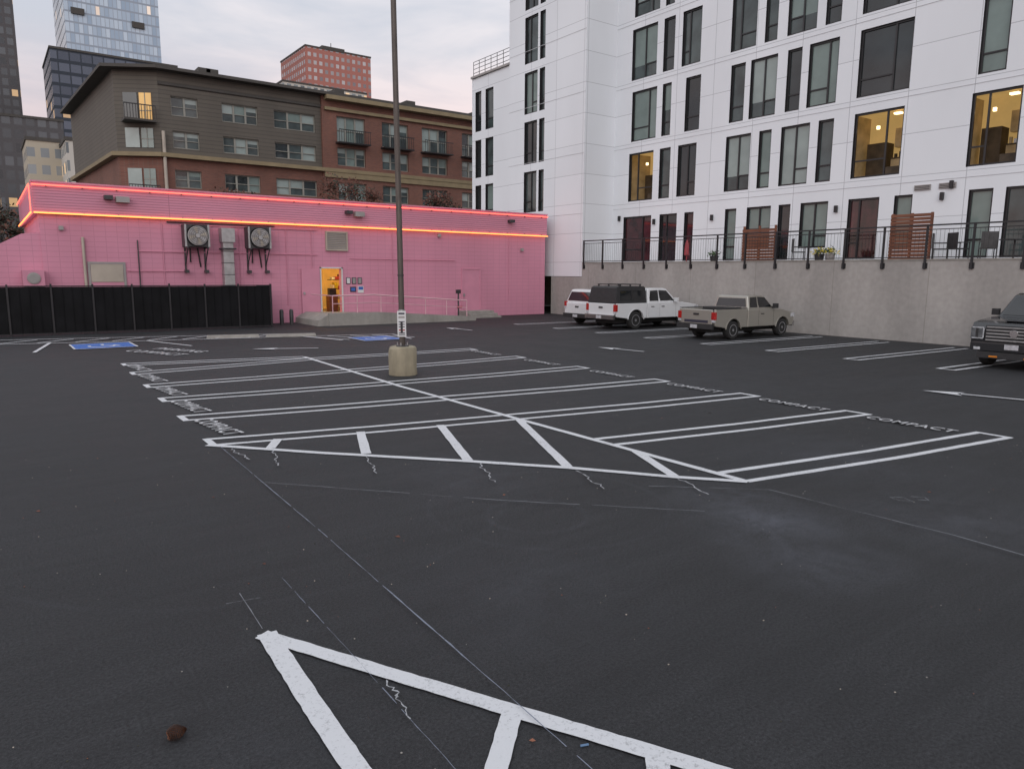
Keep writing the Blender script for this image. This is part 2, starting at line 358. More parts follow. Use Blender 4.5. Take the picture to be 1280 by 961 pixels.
def arrow(a,b,w=.1,hl=.75,hw=.24):
    a=Vector(a);b=Vector(b); d=(b-a).normalized(); n=Vector((-d.y,d.x)); ZL[0]+=.0002; z=ZL[0]; c=b-d*hl
    line([a,c+d*.05],w)
    q=[b,c+n*hw,c+d*.12,c-n*hw]
    mk.face([(p.x,p.y,z) for p in (q[0],q[1],q[2])],m_paint); mk.face([(p.x,p.y,z+.0001) for p in (q[0],q[2],q[3])],m_paint)
arrow((16.25,5.35),(15.75,7.1)); arrow((16.3,15.6),(16.0,17.35)); arrow((8.3,21.8),(6.5,22.6)); arrow((16.2,25.2),(16.0,27))
def wig(pts,w,mat,amp,step=.05,gap=0):
    P=[]
    for a,b in zip(pts,pts[1:]):
        a=Vector(a);b=Vector(b); n=max(1,int((b-a).length/step))
        t=(b-a).normalized(); nn=Vector((-t.y,t.x)); ph=random.uniform(0,6)
        for i in range(n): P.append(a.lerp(b,i/n)+nn*amp*(math.sin(ph+i*.7)*.6+math.sin(ph*2+i*1.9)*.4+random.uniform(-.5,.5)))
    P.append(Vector(pts[-1]))
    if not gap: line([tuple(p) for p in P],w,mat,jit=w*.25,step=9,wj=.6); return
    i=0
    while i<len(P)-1:
        k=random.randint(3,14); seg=P[i:i+k+1]
        if len(seg)>1: line([tuple(p) for p in seg],w*random.uniform(.5,1.2),mat,jit=w*.2,step=9,wj=.5)
        i+=k+(1 if random.random()<gap else 0)
wig([(2.43,10.14),(2.33,6.2),(2.22,3.04),(2.17,1.8)],.0075,m_chalkb,.0015,.08,.5)
wig([(1.70,5.41),(1.68,4.13),(1.66,3.12),(1.64,2.2)],.005,m_chalkb,.002,.06,.7)
wig([(1.35,5.30),(1.32,4.66)],.005,m_chalk,.002,.1,.5); wig([(1.22,5.18),(1.45,5.14)],.004,m_chalk,.002)
wig([(2.35,8.13),(4.19,6.06),(5.72,4.56)],.007,m_chalk,.006,.12,.6)
wig([(5.9,5.5),(6.9,4.64)],.007,m_chalk,.006,.12,.6); wig([(7.08,2.8),(7.06,2.2),(7.05,.5)],.010,m_chalk,.004,.2)
wig([(6.9,4.64),(7.0,3.6),(7.08,2.8)],.008,m_chalk,.006,.12,.4)
wig([(1.72,3.62),(1.70,3.42)],.010,m_chalkw,.018,.02); wig([(1.70,3.45),(1.66,3.2)],.007,m_chalkw,.012,.02)
for (a,b) in (((2.50,9.9),(2.55,9.2)),((2.95,9.5),(2.75,8.7)),((3.85,8.6),(3.6,7.7)),((4.85,7.4),(4.55,6.6)),((5.65,6.45),(5.4,5.7)),((6.4,5.5),(6.2,4.9))): wig([a,b],.012,m_chalkw,.03,.05)
wig([(7.75,3.72),(7.85,3.62),(7.8,3.5),(7.7,3.6),(7.75,3.72)],.008,m_chalk,.008,.04); wig([(7.95,3.6),(8.05,3.5),(7.98,3.42),(7.9,3.5)],.008,m_chalk,.008,.04)
mk.done('painted_lines',marks,recalc=False)
def text(body,x,y,size,rz,mat,sx=1,z=None,parent=marks,rx=0):
    c=bpy.data.curves.new('txt','FONT'); c.body=body; c.size=size; c.align_x='CENTER'; c.align_y='CENTER'; c.resolution_u=3; c.offset=size*.014; c.space_character=1.12
    o=bpy.data.objects.new('tmp',c); COL.objects.link(o)
    dg=bpy.context.evaluated_depsgraph_get(); me=bpy.data.meshes.new_from_object(o.evaluated_get(dg))
    bpy.data.objects.remove(o)
    me.materials.clear(); me.materials.append(mat)
    n=bpy.data.objects.new('stencil_text',me); COL.objects.link(n); n.location=(x,y,z if z is not None else .027); n.rotation_euler=(rx,0,rz); n.scale=(sx,1,1); n.parent=parent
    return n
for y in (5.54,7.66,10.0,12.5,15.2,17.9): text('COMPACT',11.95,y,.33,rad(-90),m_stencil,.82)
for i,y in enumerate((11.52,13.55,15.55,17.6,19.7)): text('COMPACT',2.72+.04*i,y,.40,rad(-84),m_stencil,.68)
text('COMPACT',3.85,23.0,.6,rad(-63),m_stencil,.75); text('PARKING',4.6,23.35,.6,rad(-63),m_stencil,.75)

# ---------------------------------------------------------------- white apartment building
apt=E('white_apartment_building')
XF=29.45; XW=27.2; YE=31.0
PF=PX(XF); PWg=PX(XW)
w=MB(); wn=MB()
base=3.05
r1=[(28.0,30.1,base,5.5,'red'),(26.2,27.4,base,5.5,'dark'),(25.1,25.7,base,5.5,'red'),(22.5,23.15,base,5.5,'blind'),(20.6,21.9,base+.5,5.5,'blind'),(19.6,20.2,base,5.5,'dark'),(17.8,19.1,base+.5,5.5,'blind'),(15.6,16.9,base,5.5,'red'),(14.3,15.0,base+.4,5.5,'blind'),(11.5,12.3,base,5.5,'blind'),(9.3,11.1,base,5.5,'glass'),(5,7,base,5.5,'dark'),(1,3,base,5.5,'blind')]
def rowset(z0,z1,kind):
    if kind=='A': c=[(28.0,29.8),(26.8,27.55),(25.1,26.3),(21.9,23.3),(20.8,21.45),(18.9,20.3),(17.8,18.5),(14.9,16.9),(10.9,12.5),(8.6,9.3),(6.4,7.9),(3,5),(0,1.5)]
    else: c=[(27.9,29.7),(26.9,27.5),(25.0,25.95),(22.4,23.2),(20.7,22.1),(19.5,20.2),(17.8,19.15),(14.8,16.9),(11.5,12.4),(9.3,10.6),(7,7.8),(4,6),(0,1.5)]
    return [(a,b,z0,z1) for a,b in c]
allw=[tuple(r) for r in r1]
kinds=['blind','blind','dark','blind2','blind','mid']
zrow=[(6.32,8.88,'A'),(9.5,12.1,'B'),(12.7,15.3,'A'),(15.9,18.5,'B'),(19.1,21.7,'A')]
for ri,(a,b,k) in enumerate(zrow):
    for ci,h in enumerate(rowset(a,b,k)):
        kd=random.choice(kinds)
        if ri==0 and ci in (0,7,8): kd='lit'
        if ri==0 and ci==2: kd='dark'
        if ri==1 and ci==7: kd='dark'
        if ri==0 and ci in (3,5): kd='blind2'
        if h[1]-h[0]<.9 and kd!='lit': kd=random.choice(['blind','mid','dark'])
        allw.append(h+(kd,))
facade(w,PF,-12,YE,base-.15,24,[h[:4] for h in allw],m_white_panel,.16,m_black)
w.face([(XF,-12,24),(XF,YE,24),(XF+18,YE,24),(XF+18,-12,24)],m_roof)
w.face([(XF,-12,0),(XF+18,-12,0),(XF+18,-12,24),(XF,-12,24)],m_white_panel)
w.face([(XF+18,-12,0),(XF+18,42.3,0),(XF+18,42.3,24),(XF+18,-12,24)],m_white_panel)
wh=[]
for z0,z1 in ((14.6,17.2),(11.75,14.1),(8.85,11.3),(6.0,8.4)):
    wh+=[(35.25,36.5,z0,z1,random.choice(['mid','dark','blind'])),(34.55,35.05,z0,z1,'mid')]
wh+=[(35.25,36.5,17.6,20.2,'dark'),(34.55,35.05,17.6,20.2,'dark')]
facade(w,PWg,YE,38.1,2.2,24,[h[:4] for h in wh],m_white_panel,.16,m_black)
wl=[]
for z0,z1 in ((11.55,14.05),(8.6,11.0),(5.85,8.1)):
    wl+=[(41.3,42.0,z0,z1,'dark'),(39.9,40.8,z0,z1,random.choice(['mid','blind']))]
facade(w,PX(XW+.06),38.1,42.3,2.2,14.95,[h[:4] for h in wl],m_white_panel,.16,m_black)
w.face([(XW,YE,2.2),(XF,YE,2.2),(XF,YE,24),(XW,YE,24)],m_white_panel)
w.face([(XW,YE,24),(XF+18,YE,24),(XF+18,38.1,24),(XW,38.1,24)],m_roof)
w.face([(XW,38.1,14.95),(XF+18,38.1,14.95),(XF+18,42.3,14.95),(XW,42.3,14.95)],m_roof)
w.face([(XW,38.1,14.9),(XF+18,38.1,14.9),(XF+18,38.1,24),(XW,38.1,24)],m_white_panel)
w.face([(XW,42.3,0),(XF+18,42.3,0),(XF+18,42.3,14.95),(XW,42.3,14.95)],m_white_panel)
w.done('cladding',apt)
cap=MB(); cap.box(XW-.06,XW+.35,38.05,42.4,14.95,15.08,m_greypaint); cap.box(XF-.05,XF+.3,-12,YE-.05,24,24.2,m_greypaint)
for i in range(7): cap.tube((XW+.1,38.2+i*.68,15.08),(XW+.1,38.2+i*.68,16.0),.02,m_blackrail,6)
for z in (15.3,15.55,15.8,16.0): cap.tube((XW+.1,38.2,z),(XW+.1,42.28,z),.018,m_blackrail,6)
for y,z in ((27.75,5.0),(23.9,5.0),(17.4,5.0),(13.2,5.2),(12.9,5.6),(30.4,5.3)): cap.box(XF-.12,XF-.01,y-.06,y+.06,z,z+.28,m_black)
for y in (13.95,13.05): 
    cap.box(XF-.05,XF-.005,y-.3,y+.3,5.62,5.82,m_greypaint)
    for k in range(3): cap.box(XF-.06,XF-.052,y-.27,y+.27,5.65+k*.055,5.67+k*.055,m_black)
for z in (5.95,9.2,12.4,15.6,18.8): # drip flashings at each floor
    cap.box(XF-.012,XF-.002,-12,YE-.004,z,z+.02,m_flash); cap.box(XW-.012,XW-.002,YE,38.1,z-.3,z-.28,m_flash)
cap.done('trim_and_roof_railing',apt)
GM={'dark':m_glass_dark,'mid':m_glass_mid,'blind':m_blind,'blind2':m_blind2,'red':m_redglass,'glass':m_glass_mid}
def window(mb,P,h,fw=.075,fm=m_black,d=.16,mull=True):
    a,b,c,e,kd=h; g0=-d
    mb.box(a,b,g0,g0+.07,c,c+fw,fm,P); mb.box(a,b,g0,g0+.07,e-fw,e,fm,P)
    mb.box(a,a+fw,g0,g0+.069,c+fw,e-fw,fm,P); mb.box(b-fw,b,g0,g0+.069,c+fw,e-fw,fm,P)
    wd=b-a
    if mull:
        sp=c+(e-c)*.27
        if wd>1.1:
            mx=a+wd*random.choice([.34,.5,.66]); mb.box(mx-.035,mx+.035,g0,g0+.06,c+fw,e-fw,fm,P)
            lo,hi=(a+fw,mx-.035) if random.random()<.5 else (mx+.035,b-fw)
            mb.box(lo,hi,g0,g0+.055,sp-.03,sp+.03,fm,P)
        else: mb.box(a+fw,b-fw,g0,g0+.055,sp-.03,sp+.03,fm,P)
    if kd=='lit':
        D=2.2
        q=[(a-.5,c-.1),(b+.5,c-.1),(b+.5,e+.15),(a-.5,e+.15)]
        mb.face([P(u,-D,z) for u,z in q],m_lit)
        for i in range(4):
            u,z=q[i];u2,z2=q[(i+1)%4]; mb.face([P(u,-d-.02,z),P(u2,-d-.02,z2),P(u2,-D,z2),P(u,-D,z)],m_litmid if i!=2 else m_lit)
        mb.box(a-.3,a+wd*.6,-2.15,-1.6,c-.1,c+.85,m_litmid,P); mb.box(a-.3,a+wd*.6,-2.16,-1.57,c+.85,c+.9,m_litdark,P)
        mb.box(a+wd*.7,b+.2,-2.15,-1.5,c-.1,c+1.55,m_litdark,P)
        mb.box(a,a+wd*.25,-2.15,-1.8,c+1.35,c+2.1,m_litmid,P); mb.box(a+wd*.3,a+wd*.6,-2.15,-1.8,c+1.35,c+2.1,m_litmid,P)
        for k in range(6): 
            u=a+wd*(.02+.1*k); mb.box(u,u+.09,-1.8,-1.7,c+.9,c+.9+random.uniform(.1,.35),random.choice([m_litdark,m_white_panel,m_litmid]),P)
        mb.box(a+wd*.35,a+wd*.35+.28,-1.3,-1.1,e-.02,e+.05,m_lamp,P)
        mb.box(a+wd*.72,a+wd*.72+.10,-1.0,-.9,e-.55,e-.42,m_lamp,P)
        mb.box(a+.05,a+wd*.45,-.9,-.5,c-.1,c+.4,m_litdark,P)
    else:
        gm=GM[kd]
        if kd.startswith('blind') and random.random()<.6:
            zz=c+(e-c)*random.choice([.2,.27,.27,.5])
            mb.face([P(a,g0+.01,zz),P(b,g0+.01,zz),P(b,g0+.01,e),P(a,g0+.01,e)],gm)
            mb.face([P(a,g0+.008,c),P(b,g0+.008,c),P(b,g0+.008,zz),P(a,g0+.008,zz)],m_glass_mid)
        else: mb.face([P(a,g0+.01,c),P(b,g0+.01,c),P(b,g0+.01,e),P(a,g0+.01,e)],gm)
for h in allw: window(wn,PF,h)
for h in wh: window(wn,PWg,h)
for h in wl: window(wn,PX(XW+.06),h)
wn.done('windows',apt)

# ---------------------------------------------------------------- retaining wall, terrace, railing
rw=MB(); rw.box(XW,XW+.3,-12,33.7,-.2,2.18,m_retain); rw.box(XW,XW+.3,-12,YE-.02,2.18,2.92,m_retain)
rw.box(XW-.02,XW+.32,-12,YE-.03,2.92,2.98,m_conc)
rw.box(XW+.3,XF,-12,YE-.02,2.75,2.9,m_conc)
rw.done('concrete_retaining_wall')
ra=MB(); y=30.8
while y>-8:
    ra.box(XW-.075,XW-.022,y-.035,y+.035,2.62,4.12,m_blackrail); ra.box(XW-.03,XW-.001,y-.08,y+.08,2.64,2.84,m_blackrail)
    y-=1.52
ra.box(XW-.085,XW-.015,-8,30.85,4.12,4.17,m_blackrail); ra.box(XW-.07,XW-.03,-8,30.85,3.02,3.05,m_blackrail); ra.box(XW-.07,XW-.03,-8,30.85,3.98,4.01,m_blackrail)
y=30.6
while y>5:
    ra.tube((XW-.05,y,3.05),(XW-.05,y,3.98),.005,m_blackrail,4); y-=.14
ra.done('terrace_railing')
def woodscreen(y0,y1,z0,z1):
    r=E('wood_privacy_screen'); s=MB(); X=27.75
    n=int((z1-z0)/.13)
    for i in range(n): s.box(X,X+.03,y0,y1,z0+i*.13,z0+i*.13+.11,m_wood)
    for y in (y0+.05,(y0+y1)/2,y1-.05): s.box(X+.03,X+.1,y-.04,y+.04,2.9,z1,m_wood)
    s.done('slats',r)
woodscreen(19.1,20.8,2.95,4.5); woodscreen(12.7,14.2,2.95,4.65)
def chair(x,y,rz):
    r=E('patio_chair',(x,y,2.9),rz); s=MB()
    s.box(-.25,.25,-.25,.25,.42,.46,m_darkmetal); s.box(-.25,.25,.22,.27,.46,1.0,m_darkmetal)
    for a in (-.23,.23):
        for b in (-.23,.23): s.tube((a,b,0),(a,b,.44),.018,m_darkmetal,6)
        s.box(a-.025,a+.025,-.25,.25,.64,.67,m_darkmetal); s.tube((a,-.23,.44),(a,-.23,.65),.015,m_darkmetal,6)
    s.done('frame',r)
chair(28.1,11.9,rad(60)); chair(28.2,11.0,rad(120)); chair(28.1,12.5,rad(20)); chair(28.3,18.3,rad(40))
t=E('patio_table',(28.2,10.2,2.9)); s=MB(); s.lathe((0,0,.70),[(0,.45),(.03,.45)],m_darkmetal,'z',20); s.tube((0,0,0),(0,0,.7),.03,m_darkmetal); s.lathe((0,0,0),[(0,.25),(.03,.22)],m_darkmetal,'z',16); s.done('top_and_leg',t)
m_yel=M('yellow_flowers',(.55,.42,.03),var=.4,scale=12); m_grn=M('planter_leaves',(.05,.09,.03),var=.4,scale=9)
def planter(x,y,c,pot):
    r=E('flower_planter',(x,y,2.9)); s=MB(); s.lathe((0,0,0),[(0,.15),(.3,.2),(.33,.21)],pot,'z',16)
    for i in range(160):
        p=Vector((random.gauss(0,.12),random.gauss(0,.12),.42+random.gauss(0,.08))); d=Vector((random.uniform(-1,1),random.uniform(-1,1),random.uniform(-.3,1))).normalized()*.05; e=d.orthogonal().normalized()*.035
        s.face([p-d,p+e,p+d,p-e],c if random.random()<.5 else m_grn)
    s.done('pot_and_flowers',r,recalc=False)
planter(27.75,17.0,m_yel,m_darkmetal); planter(27.7,16.5,m_yel,m_greypaint); planter(27.75,22.3,m_grn,m_darkmetal); planter(27.8,9.3,m_grn,m_darkmetal)
m_redp=M('red_plastic',(.35,.04,.05),rough=.4)
r=E('patio_umbrella_closed',(27.9,24.1,2.9)); s=MB(); s.lathe((0,0,0),[(0,.16),(.08,.15),(.1,.03),(.35,.03),(.4,.13),(.9,.09),(1.15,.02)],m_redp,'z',14); s.done('canopy',r,smooth=True)

# ---------------------------------------------------------------- pink building
pk=E('pink_commercial_building'); YP=33.6; PP=PY(YP)
w=MB()
doorh=(13.05,14.05,.39,2.51)
facade(w,PP,1.9,26.62,-.1,4.5,[doorh],m_pink,.25,m_pinkflat)
w.face([(1.9,YP,-.1),(1.9,YP+12,-.1),(1.9,YP+12,4.5),(1.9,YP,4.5)],m_pink)
w.face([(26.62,YP,-.1),(26.62,YP+12,-.1),(26.62,YP+12,4.5),(26.62,YP,4.5)],m_pink)
w.box(1.75,26.65,YP-.12,YP+.2,4.5,5.66,m_pinkband); w.box(1.75,1.95,YP+.2,YP+12,4.5,5.66,m_pinkband); w.box(26.45,26.65,YP+.2,YP+12,4.5,5.66,m_pinkband)
w.box(1.72,26.68,YP-.16,YP+.22,5.66,5.72,m_pinkflat)
w.face([(1.9,YP,5.2),(26.6,YP,5.2),(26.6,YP+12,5.2),(1.9,YP+12,5.2)],m_roof)
w.face([(1.9,YP+12,0),(26.6,YP+12,0),(26.6,YP+12,5.6),(1.9,YP+12,5.6)],m_pink)
w.prism([(-9,-.1),(1.9,-.1),(1.9,3.78),(1.3,3.72),(.55,3.3),(-2,3.0),(-9,2.9)],YP+.05,YP+9,m_pink)
w.done('walls',pk)
n=MB()
n.tube((1.75,YP-.19,5.56),(26.65,YP-.19,5.56),.024,m_neonr,8); n.tube((1.66,YP-.19,5.56),(1.66,YP+11,5.56),.024,m_neonr,8)
n.tube((1.75,YP-.19,4.52),(26.65,YP-.19,4.47),.028,m_neono,8); n.tube((1.66,YP-.19,4.52),(1.66,YP+11,4.52),.028,m_neono,8)
n.tube((1.66,YP-.19,4.56),(1.66,YP-.19,5.52),.02,m_neonr,8)
n.done('neon_tubes',pk,smooth=True)
n=MB(); x=2.2
while x<26.5: n.box(x,x+.03,YP-.2,YP-.121,5.50,5.54,m_darkmetal); n.box(x,x+.03,YP-.2,YP-.121,4.54,4.56,m_darkmetal); x+=1.2
n.done('neon_brackets',pk)
d=MB(); B=lambda *a:d.box(*a[:6],a[6],PP)
def fr(u0,u1,z0,z1,mat,pm=None,t=.06,dd=.05):
    B(u0,u1,0.002,dd,z0,z0+t,mat);B(u0,u1,0.002,dd,z1-t,z1,mat);B(u0,u0+t,0.002,dd-.002,z0+t,z1-t,mat);B(u1-t,u1,0.002,dd-.002,z0+t,z1-t,mat)
    if pm: B(u0+t,u1-t,0.002,dd*.5,z0+t,z1-t,pm)
fr(3.4,4.75,.2,2.7,m_greypaint,m_pinkflat,.09)
B(3.5,4.65,.026,.05,1.9,2.6,m_beige)
fr(20.9,22.15,.1,2.62,m_pinkflat,m_pinkflat,.08); B(20.98,21.06,.05,.1,1.1,1.25,m_galv)
fr(13.3,14.4,3.36,4.27,m_beige,m_beige,.07,.12)
for k in range(9): B(13.38,14.32,.06,.10,3.45+k*.085,3.49+k*.085,m_greypaint)
d.tube((3.3,YP-.07,.1),(3.3,YP-.07,3.65),.055,m_beige)
d.tube((5.25,YP-.05,1.6),(5.25,YP-.05,3.6),.025,m_darkmetal,6)
for x0,x1,z in ((5.2,12.9,3.15),(6.9,12.9,4.28),(4.8,7.0,2.35),(14.5,20.5,3.0)): d.tube((x0,YP-.04,z),(x1,YP-.04,z),.018,m_pinkflat,6)
for x in (6.2,9.3,11.4,12.6,16.8,24.0): d.tube((x,YP-.04,.8),(x,YP-.04,4.3),.014,m_pinkflat,6)
d.tube((6.4,YP-.05,4.38),(10.9,YP-.05,4.38),.03,m_darkmetal,6)
for x,z,mm in ((4.28,5.24,m_darkmetal),(14.42,5.2,m_darkmetal),(24.0,5.22,m_darkmetal)): B(x-.15,x+.15,.12,.42,z-.1,z+.06,mm)
for x,z in ((4.78,5.2),(14.95,5.15)): B(x-.24,x+.24,.12,.4,z-.15,z+.08,m_greypaint); 
for x,z in ((24.9,3.6),(2.6,3.9),(19.5,4.2)): B(x-.08,x+.08,.002,.14,z,z+.16,m_greypaint)
B(14.3,14.52,.002,.03,1.78,2.1,m_ink);B(14.6,14.82,.002,.03,1.78,2.1,m_ink);B(14.9,15.12,.002,.03,1.78,2.1,m_ink);B(14.33,14.49,.03,.034,1.81,2.07,m_signw)
B(14.93,15.09,.03,.034,1.81,2.07,m_greypaint);B(14.63,14.79,.03,.034,1.81,2.07,m_greypaint)
B(14.9,15.2,.002,.03,1.35,1.68,m_signw); B(14.93,15.17,.03,.034,1.5,1.65,m_blue); B(14.5,14.8,.002,.03,1.4,1.65,m_ink); B(14.55,14.75,.03,.034,1.45,1.6,m_blue)
# small wall condenser with round fan guard on the annex
B(1.2,1.9,.0,.45,1.75,2.35,m_pinkflat); d.lathe((1.55,YP-.46,2.05),[(0,.22),(-.02,.22),(-.03,.16)],m_rail0 if False else m_greypaint,'y',20)
d.done('wall_fittings',pk,bevel=.006,seg=1)
ri=MB()
m_cream=M('glowing_stock_room_wall',(.70,.47,.16),rough=.8,var=.15,emis=(1,.58,.14),estr=.18); m_fl=M('tube_light',(1,1,1),emis=(1,.72,.3),estr=20,var=0)  # walls and ceiling carry added emission to brighten the room beside the tube
x0,x1,y0,y1,z0,z1=12.2,16.0,YP+.25,YP+4.2,.39,3.0
ri.face([(x0,y0,z0),(x1,y0,z0),(x1,y1,z0),(x0,y1,z0)],m_conc); ri.face([(x0,y0,z1),(x1,y0,z1),(x1,y1,z1),(x0,y1,z1)],m_cream)
ri.face([(x0,y1,z0),(x1,y1,z0),(x1,y1,z1),(x0,y1,z1)],m_cream); ri.face([(x0,y0,z0),(x0,y1,z0),(x0,y1,z1),(x0,y0,z1)],m_cream); ri.face([(x1,y0,z0),(x1,y1,z0),(x1,y1,z1),(x1,y0,z1)],m_cream)
ri.box(12.9,15.2,YP+1.4,YP+1.6,2.9,2.96,m_fl)
for k in range(4):
    z=.5+k*.48; ri.box(14.5,15.9,YP+2.3,YP+2.9,z,z+.03,m_darkmetal)
    x=14.55
    while x<15.8:
        ww=random.uniform(.12,.3); ri.box(x,x+ww-.02,YP+2.35,YP+2.7,z+.03,z+random.uniform(.15,.36),random.choice([m_wood,m_beige,m_signw,m_redp,m_yel])); x+=ww
ri.box(13.9,14.35,YP+1.2,YP+1.6,.39,1.2,m_wood); ri.box(13.95,14.3,YP+1.25,YP+1.55,1.2,1.55,m_darkmetal)
ri.done('stock_room',pk)
dl=MB(); dl.box(12.98,13.045,YP-.06,YP,.39,2.58,m_signw); dl.box(14.06,14.12,YP-.06,YP-.002,.39,2.58,m_signw); dl.box(12.98,14.12,YP-.06,YP-.002,2.52,2.58,m_signw)
dl.box(12.06,12.95,YP-.10,YP-.05,.4,2.5,m_pinkflat); dl.box(12.12,12.2,YP-.15,YP-.1,1.3,1.42,m_galv); dl.done('open_door',pk)
def fan(x):
    r=E('wall_mounted_fan_unit',(x,YP,3.83)); s=MB()
    s.box(-.5,.5,-.62,-.05,-.46,.46,m_darkmetal)
    s.lathe((0,-.62,0),[(-.10,.43),(-.10,.40),(0,.40),(0,.44)],m_galv,'y',32); 
    s.lathe((0,-.725,0),[(0,.385),(-.005,.385)],m_greypaint,'y',24)
    for k in range(8):
        a=rad(45*k); s.face([(0,-.735,0),(.36*math.cos(a),-.74,.36*math.sin(a)),(.36*math.cos(a+.45),-.732,.36*math.sin(a+.45))],m_galv if k%2 else m_beige)
    for rr in (.12,.2,.28,.36):
        pts=[(rr*math.cos(rad(t)),-.765,rr*math.sin(rad(t))) for t in range(0,361,24)]
        for a,b in zip(pts,pts[1:]): s.tube(a,b,.007,m_darkmetal,4)
    s.lathe((0,-.77,0),[(0,.09),(.02,.09)],m_galv,'y',16)
    s.box(-.5,-.42,-.64,-.62,-.46,.46,m_galv); s.box(.42,.5,-.64,-.62,-.46,.46,m_galv)
    for a in (-.4,.4):
        s.box(a-.03,a+.03,-.7,0,-.52,-.46,m_darkmetal); s.tube((a,-.65,-.5),(a,-.02,-1.25),.025,m_darkmetal,6); s.box(a-.03,a+.03,-.05,0,-1.5,-.5,m_darkmetal)
        s.box(a-.07,a+.07,-.35,-.05,-1.55,-1.42,m_darkmetal)
    s.tube((-.2,-.1,-.5),(-.2,-.05,-1.1),.03,m_black,6); s.tube((.1,-.1,-.5),(.2,-.05,-1.3),.03,m_black,6)
    s.done('fan_body',r,bevel=.008,seg=1)
fan(7.45); fan(10.05)
r=E('metal_vent_duct',(8.75,YP,0)); s=MB(); s.box(-.22,.22,-.4,-.01,.9,3.95,m_galv); s.box(-.28,.28,-.5,-.005,3.6,4.2,m_galv)
for k in range(5): s.box(-.23,.23,-.41,-.008,1.2+k*.5,1.23+k*.5,m_darkmetal)
s.box(-.3,.3,-.55,-.005,3.3,3.36,m_darkmetal); s.done('duct',r,bevel=.01,seg=1)
rp=E('concrete_access_ramp'); s=MB()
s.prism([(11.7,-.05),(19.8,-.05),(19.8,.12),(14.6,.42),(12.2,.5),(11.75,.25)],30.7,YP-.01,m_conc)
s.box(12.2,14.6,30.6,30.75,-.05,.56,m_conc); s.prism([(14.6,-.05),(19.9,-.05),(19.9,.2),(14.6,.56)],30.6,30.75,m_conc)
s.done('ramp',rp)
s=MB(); m_rail=M('handrail_paint',(.60,.36,.40),rough=.4)
pts=[(12.4,30.68,1.32),(14.4,30.68,1.35),(19.4,30.68,1.0)]
for a,b in zip(pts,pts[1:]): s.tube(a,b,.032,m_rail,8); s.tube((a[0],a[1],a[2]-.35),(b[0],b[1],b[2]-.35),.016,m_rail,8)
for i in range(7):
    x=12.4+i*1.166; z=1.32 if x<14.4 else 1.35-(x-14.4)*.07; s.tube((x,30.68,.2),(x,30.68,z),.022,m_rail,8)
s.tube((12.4,30.68,1.32),(12.4,33.2,1.32),.022,m_rail,8)
s.done('handrail',rp,smooth=True)
r=E('concrete_steps',(21.6,YP,0)); s=MB()
for k in range(3): s.box(-.9,.9,-1.5+.35*k,-.01,-.02+k*.12,.10+k*.12-.002,m_conc)
s.done('treads',r,bevel=.01)
r=E('standpipe_post',(19.9,32.3,0)); s=MB(); s.tube((0,0,0),(0,0,1.35),.04,m_darkmetal); s.box(-.12,.12,-.06,.06,1.3,1.5,m_darkmetal); s.tube((-.12,-.06,.6),(.16,-.1,.6),.05,m_redp,8); s.tube((-.2,0,.02),(.2,0,.02),.03,m_darkmetal,6); s.done('pipe',r)
for x in (10.75,11.2):
    r=E('bollard',(x,32.6,0)); s=MB(); s.lathe((0,0,0),[(0,.09),(.62,.09),(.68,.05)],m_darkmetal,'z',14); s.done('post',r,smooth=True)
fe=E('black_screen_fence'); s=MB(); x=-14.0
while x<9.9:
    x2=min(x+1.33,9.95); t0=random.uniform(-.012,.012)
    s.face([(x+.03,31.5+t0,.08),(x2-.03,31.5-t0,.08),(x2-.03,31.5+t0,1.75),(x+.03,31.5-t0,1.75)],m_fence)
    s.box(x-.03,x+.03,31.46,31.52,0,1.84+random.uniform(0,.03),m_blackrail)
    for k in (2,4,6): s.box(x+.04+k*.155,x+.048+k*.155,31.47,31.485,.08,1.76,m_fence)
    x=x2
s.box(9.92,9.99,31.46,31.53,0,1.84,m_blackrail); s.box(-14,9.95,31.48,31.52,1.76,1.80,m_blackrail); s.box(-14,9.95,31.48,31.52,.04,.08,m_blackrail)
s.face([(9.95,31.53,.08),(9.95,33.5,.08),(9.95,33.5,1.76),(9.95,31.53,1.76)],m_fence)
s.done('panels',fe,recalc=False)
for (x,y,rz) in ((7.1,26.9,-14),(9.0,26.3,-14)):
    r=E('wheel_stop',(x,y,0),rad(rz)); s=MB(); s.prism([(-.9,0),(.9,0),(.86,.12),(-.86,.12)],-.08,.08,m_conc,lambda yy,xx,zz:yy*(1-zz*3)); s.done('block',r,bevel=.01)

# ---------------------------------------------------------------- lamp pole
lp=E('parking_lot_lamp_pole',(7.86,15.25,0)); s=MB()
s.lathe((0,0,0),[(0,.33),(.02,.335),(.2,.325),(.45,.33),(.62,.322),(.66,.305),(.67,.28)],m_concbase,'z',26)
for i,v in enumerate(s.v):
    k=1+random.uniform(-.02,.02)-(.05 if (v[2]>.6 and random.random()<.25) else 0); s.v[i]=(v[0]*k,v[1]*k,v[2]+random.uniform(-.008,.004)*(v[2]>.1))
s.done('concrete_base',lp,smooth=True)
s=MB(); s.lathe((0,0,.66),[(0,.15),(.03,.15),(.04,.07)],m_darkmetal,'z',16)
for a in range(4): s.tube((.12*math.cos(a*1.57+.8),.12*math.sin(a*1.57+.8),.68),(.12*math.cos(a*1.57+.8),.12*math.sin(a*1.57+.8),.76),.014,m_galv,6)
s.tube((0,0,.68),(0,0,9.6),.068,m_pole,14,.06); s.box(-.07,.07,-.09,-.05,1.0,1.25,m_darkmetal)
s.tube((0,0,9.45),(-.8,-.3,9.6),.04,m_pole,8); s.box(-1.35,-.7,-.5,-.1,9.52,9.68,m_darkmetal)
